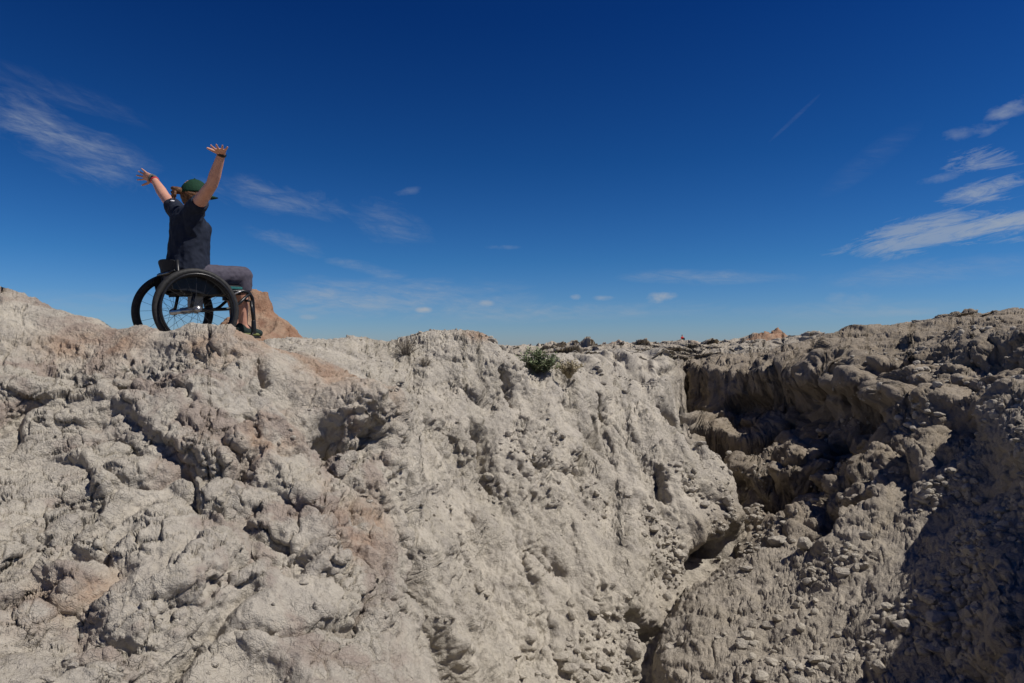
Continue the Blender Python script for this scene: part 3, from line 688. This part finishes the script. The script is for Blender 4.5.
# ---------------------------------------------------------------- the person in the chair
per = thing('person', 'person in navy t-shirt, charcoal leggings and green cap sitting with both arms raised', 'person', CHO, HEAD)
Rz = Matrix.Rotation(-HEAD, 3, 'Z')
def loc(u, v, Y): return Rz @ (at(u, v, Y)-CHO)
zz_ = lambda x, y, z: Vector((x, y, z))
NECK = zz_(.035, 0, 1.115); HEADC = zz_(.075, 0, 1.235)
SHL, SHR = zz_(.015, .165, 1.075), zz_(.015, -.165, 1.075)
WL = loc(153, 178.5, 5.80); EL_ = loc(164, 196, 5.66); WR = loc(221, 153.5, 4.90); ER = loc(211.5, 184, 5.00)
def skeleton(mb, g=0.0):
    pass
def hand(mb, W, D, Nn, side, curl=.25, spread=.24, bands=None):
    """W wrist, D towards the fingers, Nn out of the palm; side +1 puts the thumb on D x N"""
    D = D.normalized(); Nn = (Nn-D*Nn.dot(D)).normalized(); S_ = D.cross(Nn)*side
    pc = W+D*.045
    rot = Matrix((D, S_, Nn)).transposed()
    mb.ell(pc, (.046, .036, .014), rot); mb.ell(pc+D*.015, (.034, .038, .0125), rot)
    for k, (ln, off) in enumerate(((.068, .030), (.077, .010), (.072, -.010), (.056, -.029))):
        a = (off/.03)*spread; d = (D*math.cos(a)+S_*math.sin(a)).normalized(); base = W+D*(.078-.004*abs(k-1))+S_*off
        p = base-d*.02; r = .0088; seg = [.02+ln*.45, ln*.3, ln*.25]; pts = [p]; c = 0
        for s in seg:
            dd = (d*math.cos(c)+Nn*math.sin(c)).normalized(); pts.append(pts[-1]+dd*s); c += curl
        mb.chain(pts, [r, r*.93, r*.86, r*.74])
    b0 = W+D*.022+S_*.022; d1 = (D*.55+S_*.85+Nn*.15).normalized(); d2 = (D*.8+S_*.6).normalized()
    mb.chain([b0, b0+d1*.035, b0+d1*.035+d2*.030, b0+d1*.035+d2*.055], [.014, .0115, .0098, .0082])
FWD = zz_(1, 0, 0)
body = MB()
# head with brow, nose, jaw and ears
body.ell(HEADC+zz_(-.008, 0, .015), (.094, .074, .092)); body.ell(HEADC+zz_(.022, 0, -.045), (.066, .056, .068)); body.ell(HEADC+zz_(.052, 0, -.088), (.028, .026, .022))
body.cap(HEADC+zz_(.082, 0, .012), .009, HEADC+zz_(.104, 0, -.028), .012)                      # nose
body.ell(HEADC+zz_(.080, 0, -.060), (.012, .024, .006)); body.ell(HEADC+zz_(.078, 0, -.070), (.011, .020, .006))   # lips
for s in (-1, 1): body.ell(HEADC+zz_(-.005, s*.074, -.015), (.018, .008, .030)); body.ell(HEADC+zz_(.056, s*.036, -.03), (.022, .02, .018))
body.cap(NECK+zz_(-.012, 0, -.05), .056, HEADC+zz_(-.018, 0, -.07), .050)
# trunk
body.loft([((0, 0, .50), .10, .15), ((0, 0, .56), .125, .175), ((-.005, 0, .64), .115, .16), ((0, 0, .74), .095, .135), ((.005, 0, .85), .098, .14), ((.01, 0, .95), .105, .155), ((.01, 0, 1.03), .095, .165), ((.01, 0, 1.08), .07, .14), ((.015, 0, 1.11), .045, .08)])
for S0, E0, W0 in ((SHL, EL_, WL), (SHR, ER, WR)):
    M0 = E0.lerp(W0, .3)
    body.chain([S0+zz_(0, -.05*math.copysign(1, S0.y), -.04), S0, S0.lerp(E0, .45), E0, M0, W0], [.062, .058, .049, .041, .042, .027])
hd = MB()
# left hand: open towards the view beyond, fingers fanned to the left; right hand bent back
LD = loc(131, 171, 5.80)-WL; hand(body, WL, LD, loc(150, 168, 6.6)-WL, 1, .10, .36)
RD = loc(217, 146, 4.72)-loc(221, 153.5, 4.90); hand(body, WR, loc(218.5, 144.5, 4.74)-WR, loc(219, 100, 4.9)-WR, 1, .14, .40)
for s, hy in ((-1, .10), (1, .10)):
    hip = zz_(.02, s*.09, .565); kn = zz_(.408, s*.10, .60); an = zz_(.418, s*.085, .20)
    body.chain([hip, hip.lerp(kn, .5), kn], [.092, .078, .060]); body.chain([kn, kn.lerp(an, .3)+zz_(-.018, 0, 0), kn.lerp(an, .6), an], [.056, .056, .042, .034])
    body.chain([an, an+zz_(.07, 0, -.045), an+zz_(.11, 0, -.055)], [.033, .030, .026])
body.fused('body', M_skin, per, vox=.0045, it=5, fac=.5)
# eyes
for s in (-1, 1): MB().ell(HEADC+zz_(.077, s*.030, .004), (.007, .010, .006)).build('eye', M_dark, per)
# t-shirt: trunk and short sleeves
sh = MB()
sh.loft([((.018, 0, .575), .155, .185), ((.018, 0, .63), .155, .182), ((.026, 0, .74), .145, .168), ((.032, 0, .85), .142, .165), ((.04, 0, .95), .142, .170), ((.014, 0, 1.03), .112, .176), ((.012, 0, 1.085), .082, .150), ((.012, 0, 1.118), .060, .088)])
sh.ell((.11, -.065, .945), (.062, .065, .065)); sh.ell((.11, .065, .945), (.062, .065, .065))
for S0, E0, k in ((SHL, EL_, 1.0), (SHR, ER, .60)):
    d = (E0-S0)*k; sg = math.copysign(1, S0.y)
    sh.chain([S0+zz_(0, -.06*sg, -.05), S0+zz_(0, 0, -.008), S0+d*.2], [.078, .074, .064]); sh.chain([S0+zz_(0, -.04*sg, -.16), S0+d*.10], [.06, .062])
    sh.tube([S0, S0+d*.30, S0+d*.52], [.070, .067, .064], 20)
shirt = sh.fused('tshirt', M_shirt, per, vox=.006, it=3, fac=.5, wrinkle=.0055, wscale=11, seed=5)
d = (EL_-SHL).normalized(); u_, w_ = frame_of(d)
MB().ell(SHL+(EL_-SHL)*.44+zz_(0, -.03, .0)+ (Rz @ Vector((.15, -.8, .55))).normalized()*.058, (.018, .010, .008)).build('sleeve_mark', M_white, per)
# leggings to below the knee, folded hem
lg = MB(); lg.loft([((-.0, 0, .500), .120, .168), ((0, 0, .56), .140, .186), ((-.005, 0, .63), .128, .170)])
for s in (-1, 1):
    hip = zz_(.02, s*.09, .565); kn = zz_(.408, s*.10, .60); an = zz_(.418, s*.085, .20)
    lg.chain([hip, hip.lerp(kn, .5), kn], [.104, .092, .076]); lg.tube([kn, kn.lerp(an, .12), kn.lerp(an, .30)], [.074, .073, .068], 20)
lg.fused('leggings', M_legging, per, vox=.006, it=3, fac=.5, wrinkle=.003, wscale=16, seed=9)
# shoes with pale soles
for s in (-1, 1):
    an = zz_(.418, s*.085, .20); f = MB()
    f.chain([an+zz_(-.03, 0, -.03), an+zz_(.02, 0, -.045), an+zz_(.09, 0, -.052), an+zz_(.13, s*.006, -.058)], [.038, .042, .037, .030]); f.cap(an+zz_(-.015, 0, -.01), .040, an+zz_(-.0, 0, -.04), .042)
    so = f.fused('shoe', M_shoe, per, vox=.006, it=3)
    rg = []
    for z_, k in ((.122, .96), (.125, 1.0), (.137, 1.0), (.141, .97)):
        rg.append([Vector((an.x+.04+math.cos(t)*.118*k, s*.085+math.sin(t)*(.042+.006*math.cos(t))*k, z_)) for t in (2*math.pi*q/28 for q in range(28))])
    MB().rings(rg).build('sole', M_sole, so)
# cap with brim, hair and pony tail
cp = MB(); rows = []
for i in range(1, 12):
    t = math.pi/2*i/11; rows.append([HEADC+Vector((-.005+.106*math.sin(t)*math.cos(a), .086*math.sin(t)*math.sin(a), .004+.108*math.cos(t)-.012*(1-math.cos(a))*.5*math.sin(t))) for a in (2*math.pi*k/32 for k in range(32))])
inner = [[p+(HEADC-p)*.04 for p in r] for r in reversed(rows)]
cp.rings(rows+inner); capo = cp.build('cap', M_cap, per)
br = []
for i in range(9):
    r = .085+.012*i*.9; th = [(-.95+1.9*k/16) for k in range(17)]
    up = [HEADC+Vector((-.005+(r*1.04)*math.cos(a)*(1.0), .078*math.sin(a)*(1+.02*i), .006-.0022*i-.022*abs(math.sin(a))**2)) for a in th]
    br.append(up+[p-zz_(0, 0, .004) for p in reversed(up)])
MB().rings(br).build('brim', M_cap, capo); MB().ell(HEADC+zz_(-.005, 0, .114), (.006, .006, .004)).build('button', M_cap, capo)
hr = MB(); hr.ell(HEADC+zz_(-.030, 0, -.022), (.078, .080, .072)); hr.ell(HEADC+zz_(-.045, 0, -.06), (.052, .058, .045))
for s in (-1, 1): hr.ell(HEADC+zz_(.018, s*.068, -.02), (.022, .010, .032))
bn = HEADC+zz_(-.135, .0, .005); hr.cap(HEADC+zz_(-.085, 0, -.002), .022, bn, .026)
for k in range(14):
    a = random.uniform(0, 6.28); q = bn+Vector((random.uniform(-.03, .012), random.uniform(-.026, .026), random.uniform(-.036, .026))); hr.cap(bn, .018, q, random.uniform(.009, .016))
for k in range(8):
    q = bn+Vector((-.02, random.uniform(-.02, .02), -.02)); hr.cap(q, .008, q+Vector((random.uniform(-.02, .01), random.uniform(-.015, .015), -random.uniform(.02, .05))), .004)
hr.fused('hair', M_hair, per, vox=.004, it=1, wrinkle=.003, wscale=40)
# bands on the wrists
def band(name, W, D, r, h, mat):
    D = D.normalized(); u, w = frame_of(D); rg = []
    for k, t in ((1.0, -1), (1.07, -.7), (1.07, .7), (1.0, 1)): rg.append([W+D*h*t+(u*math.cos(a)+w*math.sin(a))*r*k for a in (2*math.pi*q/24 for q in range(24))])
    return MB().rings(rg).build(name, mat, per)
DA = (WL-EL_).normalized(); band('watch_strap', WL+DA*.002, DA, .031, .010, M_watch); band('wristband', WL-DA*.030, DA, .033, .006, M_redband)
band('wrist_wrap', WL+DA*.0+LD.normalized()*.022, LD, .034, .005, M_watch)
MB().ell(WL+DA*.004+(Rz @ Vector((.3, -.9, .2)))*.034, (.014, .014, .012)).build('watch_face', M_black, per)
DB = (WR-ER).normalized(); band('wristband', WR-DB*.004, DB, .0325, .009, M_black)

# ---------------------------------------------------------------- ground lookup
Vf = V.reshape(-1, 3)[::1]; _m = (Vf[:, 1] > .5) & (Vf[:, 1] < 120) & (np.abs(Vf[:, 0]) < Vf[:, 1]*.8); Vf = Vf[_m]
_u = 512+Vf[:, 0]/Vf[:, 1]*FPX; _v = HV-Vf[:, 2]/Vf[:, 1]*FPX
def ground(u, v, rad=2.0):
    m = np.abs(_u-u)+np.abs(_v-v) < rad
    if not m.any(): return None
    c = Vf[m]; i = np.argmin(c[:, 1]); return Vector([float(q) for q in c[i]])
def ground_xy(x, y):
    i = np.argmin((Vf[:, 0]-x)**2+(Vf[:, 1]-y)**2); return Vector([float(q) for q in Vf[i]])
# ---------------------------------------------------------------- rocks
def rock_mesh(name, seed, sub=4):
    bm = bmesh.new(); bmesh.ops.create_icosphere(bm, subdivisions=sub, radius=1.0)
    co = np.array([v.co[:] for v in bm.verts], F32); rs_ = np.random.RandomState(seed); sc = rs_.uniform(.75, 1.2, 3)
    w1, w2_, wid = worley(co*1.0+seed*3.1, 1.15); d = 1+.28*fbm(co+seed, .9, 2)+.20*(wid-.5)*sstep(0, .12, w2_-w1)+.05*fbm(co+seed, 3.5, 3)
    for _ in range(7):                                   # broken facets
        n_ = rs_.normal(size=3); n_ /= np.linalg.norm(n_); h_ = rs_.uniform(.55, .85); k = (co@n_)*d; d = np.where(k > h_, d*(h_+.15*(k-h_))/np.maximum(k, 1e-3), d)
    co = co*d[:, None]*sc*[1, 1, .8]
    for v_, c_ in zip(bm.verts, co): v_.co = c_
    me = bpy.data.meshes.new(name); bm.to_mesh(me); bm.free()
    me.polygons.foreach_set('use_smooth', [True]*len(me.polygons)); me.materials.append(M_rock)
    for k, val in (('near', 0.0), ('right', .0), ('rust', 0.0), ('red', 0.0)):
        at_ = me.attributes.new(k, 'FLOAT', 'POINT'); at_.data.foreach_set('value', [val]*len(me.vertices))
    return me
ROCKS = [(634, 649, 13, 'largest loose rounded rock in the gully at bottom centre, on pale dust'),
         (617, 636, 5, 'small loose rock just left of the largest rounded gully rock'),
         (805, 541, 9, 'sunlit pale rock on the shaded canyon floor, right one of two'),
         (778, 539, 11, 'sunlit pale rock on the shaded canyon floor, left one of two'),
         (866, 533, 6, 'small rock perched on the sunlit edge of the right ledge'),
         (904, 624, 9, 'dark rounded rock at the shadow edge in the lower right'),
         (936, 618, 12, 'wide rounded rock lying inside the big shadow at lower right'),
         (880, 664, 8, 'pale rock among rubble at the bottom right shadow edge'),
         (727, 526, 7, 'small rock beside the dark gap under the rounded wall end')]
for i, (u, v, rp, lab) in enumerate(ROCKS):
    g = ground(u, v+rp*.5, 3)
    if g is None: continue
    o = bpy.data.objects.new('rock', rock_mesh('rock', 40+i)); C.objects.link(o); r = rp/FPX*g.y
    o.location = g+Vector((0, r*.3, r*.35)); o.scale = (r, r, r*.9); o.rotation_euler = (random.uniform(-.3, .3), random.uniform(-.3, .3), random.uniform(0, 6.28))
    tag(o, lab, 'rock', 'loose rocks fallen into the canyon')
# rubble: countless fragments, one object
def rubble():
    base = [rock_mesh('tmp', 90+i, 2) for i in range(5)]; vs, fs, nb = [], [], 0
    rs_ = np.random.RandomState(5)
    x, y, z_ = Vf[:, 0], Vf[:, 1], Vf[:, 2]; nr, rt, chm, fr_ = masks(x, y)
    gd = np.exp(-((x-gully_x(y)-.1)/.45)**2)*(y < 9.5)*(y > 4.5)
    sh_ = np.exp(-((x-(2.9+.1*y))/.7)**2)*(y < 6.5)*(y > 3.5)
    clump = sstep(-.1, .35, perlin(Vf.astype(F32), 1.3, 201)); p = (gd*1.0+.7*sh_+.12*(1-nr)*(y < 12)+.10*nr)*clump*(1-chm)*(1-fr_)*y*(1-.8*nr)
    p = p/p.sum(); pick = rs_.choice(len(Vf), 5200, p=p)
    for i in pick:
        me = base[rs_.randint(5)]; s = .011*np.exp(rs_.exponential(.5))*(1.0 if x[i] < -.5 else 1.35); s = min(s, .055 if x[i] > -.3 else .018)
        co = np.array([v.co[:] for v in me.vertices])*s*rs_.uniform(.7, 1.3, 3)
        a = rs_.uniform(0, 6.28); R_ = np.array([[math.cos(a), -math.sin(a), 0], [math.sin(a), math.cos(a), 0], [0, 0, 1]]); co = co@R_.T+Vf[i]+[0, 0, s*.25]
        vs.append(co); fs += [tuple(q+nb for q in f.vertices) for f in me.polygons]; nb += len(co)
    me = bpy.data.meshes.new('rubble'); me.from_pydata(np.concatenate(vs).tolist(), [], fs); me.update(); me.materials.append(M_rock)
    for k in ('near', 'right', 'rust', 'red'): me.attributes.new(k, 'FLOAT', 'POINT')
    o = bpy.data.objects.new('rubble', me); C.objects.link(o); tag(o, 'loose clay chips and pebbles scattered over the slopes and gully', None, None, 'stuff')
    for b_ in base: bpy.data.meshes.remove(b_)
rubble()
# ---------------------------------------------------------------- plants
def leaf_mat(name, a, b_):
    m = cloth_mat(name, a, b_, 9, .8); m.node_tree.nodes['Principled BSDF'].inputs['Subsurface Weight'].default_value = 0; return m
M_leaf = leaf_mat('sage_leaf', (.13, .17, .08), (.21, .24, .13)); M_dry = leaf_mat('dry_stalk', (.30, .25, .15), (.40, .34, .22)); M_twig = leaf_mat('grey_twig', (.15, .125, .10), (.22, .19, .15))
def shrub(name, label, loc_, w, h, nst, nleaf, leafmat, stemmat, ls=.02, spread=1.0, sr=.003, seed=1):
    R = random.Random(seed); t = thing(name, label, 'shrub', loc_); st, lf = MB(), MB()
    for i in range(nst):
        a = R.uniform(0, 6.283); q = R.random()**.5; top = Vector((math.cos(a)*w*q*spread, math.sin(a)*w*q*spread, h*(1-.55*q*q)*R.uniform(.75, 1.1)))
        mid = Vector((top.x*.35, top.y*.35, top.z*.6)); p0 = Vector((math.cos(a)*.02, math.sin(a)*.02, -.04)); pts = [p0*(1-s)**2+mid*2*s*(1-s)+top*s*s for s in (0, .33, .66, 1)]
        st.tube(pts, [sr, sr*.8, sr*.6, sr*.3], 4)
        for _ in range(2):
            b0 = pts[1].lerp(pts[2], R.random()); st.tube([b0, b0+Vector((R.uniform(-1, 1)*w*.3, R.uniform(-1, 1)*w*.3, h*R.uniform(.05, .3)))], [sr*.5, sr*.25], 3)
        for k in range(nleaf):
            s = R.uniform(.3, 1.05); p = p0*(1-s)**2+mid*2*s*(1-s)+top*s*s+Vector((R.gauss(0, 1), R.gauss(0, 1), R.gauss(0, .8)))*w*.07
            d = Vector((R.gauss(0, 1), R.gauss(0, 1), R.gauss(.6, .8))).normalized(); u, v = frame_of(d); L_ = ls*R.uniform(.6, 1.3); ww = L_*.3; b = len(lf.v)
            lf.v += [tuple(p), tuple(p+d*L_*.5+u*ww), tuple(p+d*L_), tuple(p+d*L_*.5-u*ww)]; lf.f.append((b, b+1, b+2, b+3))
    st.build('stem', stemmat, t)
    if nleaf: lf.build('foliage', leafmat, t, smooth=False)
    return t
g = ground(539, 373, 3) or at(539, 373, 13.0)
shrub('desert_shrub', 'rounded green shrub growing where the slope meets the plateau', g+Vector((0, .1, 0)), .30, .33, 60, 46, M_leaf, M_twig, .035, seed=3)
shrub('dry_shrub', 'straw-coloured dry tuft at the right side of the green shrub', g+Vector((.36, .12, -.01)), .20, .20, 60, 14, M_dry, M_dry, .03, seed=4)
g = ground(405, 352, 3) or at(405, 352, 7.7)
shrub('bare_shrub', 'grey leafless twiggy shrub near the top of the middle hill', g, .22, .20, 70, 4, M_dry, M_twig, .012, 1.1, .0022, seed=8)
g = ground(425, 362, 3)
if g: shrub('bare_shrub', 'smaller grey twiggy tuft right below the leafless shrub', g, .12, .10, 36, 3, M_dry, M_twig, .010, 1.1, .002, seed=9)
# ---------------------------------------------------------------- the far figure in red
M_red = cloth_mat('red_jacket', (.50, .025, .02), (.60, .035, .03), 10); M_trous = cloth_mat('dark_trousers', (.03, .03, .035), (.05, .05, .055), 10)
cand = Vf[(np.abs(_u-683) < 1.0) & (Vf[:, 1] > 80) & (Vf[:, 1] < 119)]
g = cand[np.argmin(HV-cand[:, 2]/cand[:, 1]*FPX)]; g = Vector([float(q) for q in g])
fp = thing('person', 'tiny distant figure in a red top on the far plateau rim', 'person', g-Vector((0, 0, .3)), -1.2)
b = MB(); b.ell((0, 0, .86), (.10, .085, .12)); b.cap((0, 0, .5), .11, (0, 0, .68), .10); b.cap((0, 0, .68), .05, (0, 0, .8), .05)
b.loft([((0, 0, .0), .13, .17), ((0, 0, .25), .12, .16), ((0, 0, .5), .12, .19), ((0, 0, .64), .08, .15)])
for s in (-1, 1):
    b.chain([(0, s*.2, .58), (.08, s*.24, .33), (.28, s*.16, .3)], [.055, .045, .035]); b.ell((.34, s*.14, .3), (.06, .04, .03)); b.chain([(0, s*.1, .08), (.42, s*.12, .42), (.5, s*.12, .02)], [.09, .07, .05]); b.cap((.5, s*.12, .03), .045, (.64, s*.12, .02), .035)
b.fused('body', M_skin, fp, vox=.02, it=2)
b = MB(); b.loft([((0, 0, -.01), .16, .20), ((0, 0, .25), .15, .19), ((0, 0, .5), .15, .22), ((0, 0, .66), .10, .17)])
for s in (-1, 1): b.chain([(0, s*.2, .58), (.08, s*.24, .33), (.24, s*.17, .3)], [.075, .065, .05])
b.fused('jacket', M_red, fp, vox=.02, it=2)
b = MB()
for s in (-1, 1): b.chain([(0, s*.1, .08), (.42, s*.12, .42), (.5, s*.12, .06)], [.105, .085, .06])
b.fused('trousers', M_trous, fp, vox=.02, it=2)
MB().ell((-.02, 0, .89), (.11, .095, .11)).build('hair', M_hair, fp)

# ---------------------------------------------------------------- sky, sun, camera
SUN_AZ, SUN_EL = 99.0, 54.0        # azimuth clockwise from straight ahead (+y)
def world():
    w = bpy.data.worlds.new('World'); scene.world = w; w.use_nodes = True; nt = w.node_tree; nt.nodes.clear(); L = nt.links
    sky = nd(nt, 'ShaderNodeTexSky'); sky.sky_type = 'NISHITA'; sky.sun_disc = False
    sky.sun_elevation = math.radians(SUN_EL); sky.sun_rotation = math.radians(SUN_AZ)
    sky.altitude = 900; sky.air_density = 1.0; sky.dust_density = .25; sky.ozone_density = 3.0
    tc = nd(nt, 'ShaderNodeTexCoord'); sep = nd(nt, 'ShaderNodeSeparateXYZ'); L.new(tc.outputs['Generated'], sep.inputs[0])
    X, Yc, Z = sep.outputs
    az = mth(nt, 'ARCTAN2', X, Yc); el = mth(nt, 'ARCSINE', Z)
    # clear polarised blue: deepen the sky's own colour
    g = nd(nt, 'ShaderNodeGamma', Gamma=1.35); L.new(sky.outputs[0], g.inputs[0])
    col = mixc(nt, 1.0, g.outputs[0], (.17, .44, .80), 'MULTIPLY')
    # high dry air: colour deepens with elevation
    dk = ramp(nt, el, [(.0, (2.1, 1.02, 1.06)), (.12, (1.0, .88, .90)), (.26, (.5, .7, .8)), (.45, (.22, .50, .72))])
    col = mixc(nt, 1.0, col, dk, 'MULTIPLY')
    # clouds: wisps of cirrus and a few small cumulus, each at its own bearing and height
    def comb(sx, sy, ang=0.0):
        ca, sa = math.cos(ang), math.sin(ang)
        u = mth(nt, 'ADD', mth(nt, 'MULTIPLY', az, ca), mth(nt, 'MULTIPLY', el, sa))
        v = mth(nt, 'SUBTRACT', mth(nt, 'MULTIPLY', el, ca), mth(nt, 'MULTIPLY', az, sa))
        c = nd(nt, 'ShaderNodeCombineXYZ'); L.new(mth(nt, 'MULTIPLY', u, sx), c.inputs[0]); L.new(mth(nt, 'MULTIPLY', v, sy), c.inputs[1]); return c.outputs[0]
    def nz(vec, sc, det, rough=.6, dist=0.0):
        x = nd(nt, 'ShaderNodeTexNoise', Scale=sc, Detail=det, Roughness=rough, Distortion=dist); L.new(vec, x.inputs['Vector']); return x.outputs['Fac']
    wisp = nz(comb(3, 14, .12), 2.2, 9, .66, .6); wispd = nz(comb(4, 12, -.35), 2.6, 9, .68, .8); puff = nz(comb(6, 11), 5, 8, .6); streak = nz(comb(5, 24, .2), 3.2, 10, .70, .8)
    fib = ramp(nt, nz(comb(9, 46, -.12), 2.4, 6, .7, .5), [(.34, (.15, .15, .15)), (.62, (1, 1, 1))])
    total = None
    def ae(u, v):
        tx = (u-512)/FPX; return math.atan(tx), math.atan((HV-v)/FPX/math.hypot(1, tx))
    # u, v, half-width, half-height (px of arc), tilt deg, strength, threshold, softness, texture
    CL = [(935, 232, 116, 19, 8, .62, .34, .20, streak), (1010, 226, 66, 17, 10, .55, .36, .22, streak), (985, 191, 54, 12, 12, .62, .34, .22, streak), (985, 160, 50, 15, -4, .5, .40, .18, streak),
          (1012, 108, 36, 12, 20, .40, .34, .3, puff), (965, 132, 38, 9, 10, .22, .38, .3, puff), (995, 128, 22, 5, 25, .25, .3, .3, puff), (940, 178, 26, 7, 5, .2, .36, .25, puff),
          (60, 140, 110, 26, -24, .36, .40, .3, wispd), (35, 132, 50, 12, -18, .30, .36, .25, wispd), (130, 158, 50, 14, -25, .16, .4, .3, wispd), (60, 95, 120, 14, -12, .10, .42, .3, wispd), (280, 198, 85, 15, -8, .28, .38, .3, wispd), (385, 222, 50, 20, -20, .22, .42, .25, wispd), (290, 243, 50, 9, -15, .22, .4, .25, wispd), (365, 268, 50, 6, -12, .30, .34, .3, wisp),
          (395, 298, 180, 20, 0, .42, .38, .35, wisp), (330, 305, 120, 14, 2, .3, .36, .3, wisp), (560, 312, 200, 10, 2, .34, .38, .3, wisp), (700, 277, 95, 7, -2, .30, .36, .3, wisp), (850, 310, 190, 9, 0, .18, .36, .3, wisp), (850, 298, 34, 8, 0, .25, .35, .3, puff), (930, 272, 160, 12, 2, .2, .36, .3, wisp), (90, 300, 100, 12, 0, .22, .4, .3, wisp), (905, 312, 50, 6, 2, .2, .3, .3, puff),
          (661, 297, 17, 6.5, 4, .95, .22, .35, puff), (424, 310, 9, 3.6, 2, .95, .15, .3, puff), (575, 297, 7, 3.5, 0, .6, .2, .3, puff), (604, 298, 11, 3.2, 0, .5, .22, .3, puff), (487, 303, 9, 4, 0, .6, .22, .3, puff), (512, 304, 30, 5, 3, .35, .34, .3, puff), (408, 191, 16, 5, 10, .16, .3, .3, puff), (308, 317, 10, 3, 0, .4, .2, .3, puff), (502, 247, 18, 3, 0, .14, .25, .3, puff),
          (870, 160, 55, 10, 33, .05, .1, .5, wisp), (795, 118, 30, 1.6, 39, .16, .0, .3, wisp)]
    for (u, v, a, b_, t, s, lo, so, tex) in CL:
        if tex is not puff: lo -= .12; s *= 1.3; so *= 1.3; b_ *= 1.25
        elif a > 25: lo -= .05; s *= 1.1
        if a == 30: s = .06
        if tex is streak: lo += .10; s /= 1.3; so /= 1.3
        a0, e0 = ae(u, v); k = math.cos(a0)**1.5
        ra, rb = a/FPX*math.cos(a0)**2*1.15, b_/FPX*1.1*math.cos(a0)
        t = math.radians(t); ca, sa = math.cos(t), math.sin(t)
        da = mth(nt, 'SUBTRACT', az, a0); de = mth(nt, 'SUBTRACT', el, e0)
        p = mth(nt, 'MULTIPLY', mth(nt, 'ADD', mth(nt, 'MULTIPLY', da, ca), mth(nt, 'MULTIPLY', de, sa)), 1/ra)
        q = mth(nt, 'MULTIPLY', mth(nt, 'SUBTRACT', mth(nt, 'MULTIPLY', de, ca), mth(nt, 'MULTIPLY', da, sa)), 1/rb)
        d2 = mth(nt, 'ADD', mth(nt, 'MULTIPLY', p, p), mth(nt, 'MULTIPLY', q, q))
        m = mth(nt, 'SUBTRACT', 1.0, d2, clamp=True)               # 1 at the middle, 0 at the rim
        # noise eats inward from the rim
        f = mth(nt, 'DIVIDE', mth(nt, 'SUBTRACT', mth(nt, 'ADD', mth(nt, 'MULTIPLY', m, .34), tex), lo+.34), so, clamp=True)
        f = mth(nt, 'MULTIPLY', mth(nt, 'MULTIPLY', f, mth(nt, 'POWER', m, .6)), s)
        if tex is wisp or tex is wispd: f = mth(nt, 'MULTIPLY', f, fib)
        total = f if total is None else mth(nt, 'SUBTRACT', 1.0, mth(nt, 'MULTIPLY', mth(nt, 'SUBTRACT', 1.0, total), mth(nt, 'SUBTRACT', 1.0, f)))
    col = mixc(nt, 1.0, col, (.82, .87, .75), 'MULTIPLY')
    col = mixc(nt, total, col, CLOUD)
    bg = nd(nt, 'ShaderNodeBackground', Strength=SKY); L.new(col, bg.inputs[0])
    out = nd(nt, 'ShaderNodeOutputWorld'); L.new(bg.outputs[0], out.inputs[0])
SKY = .07; CLOUD = (5.2, 5.9, 6.8)
world()
ld = bpy.data.lights.new('sun', 'SUN'); ld.energy = 5.0; ld.angle = math.radians(.53); ld.color = (1.0, .95, .89)
lo = bpy.data.objects.new('sun', ld); C.objects.link(lo)
sd = Vector((math.sin(math.radians(SUN_AZ))*math.cos(math.radians(SUN_EL)), math.cos(math.radians(SUN_AZ))*math.cos(math.radians(SUN_EL)), math.sin(math.radians(SUN_EL))))
lo.rotation_euler = sd.to_track_quat('Z', 'Y').to_euler()
cd = bpy.data.cameras.new('camera'); cd.lens = 24; cd.sensor_width = 36; cd.clip_start = .05; cd.clip_end = 8000
cam = bpy.data.objects.new('camera', cd); C.objects.link(cam); cam.rotation_euler = (math.radians(90)+math.atan(3.5/FPX), 0, 0)
scene.camera = cam
scene.view_settings.view_transform = 'Standard'; scene.view_settings.look = 'None'; scene.view_settings.gamma = 1
scene.view_settings.exposure = -.08
scene.cycles.max_bounces = 6; scene.cycles.diffuse_bounces = 4
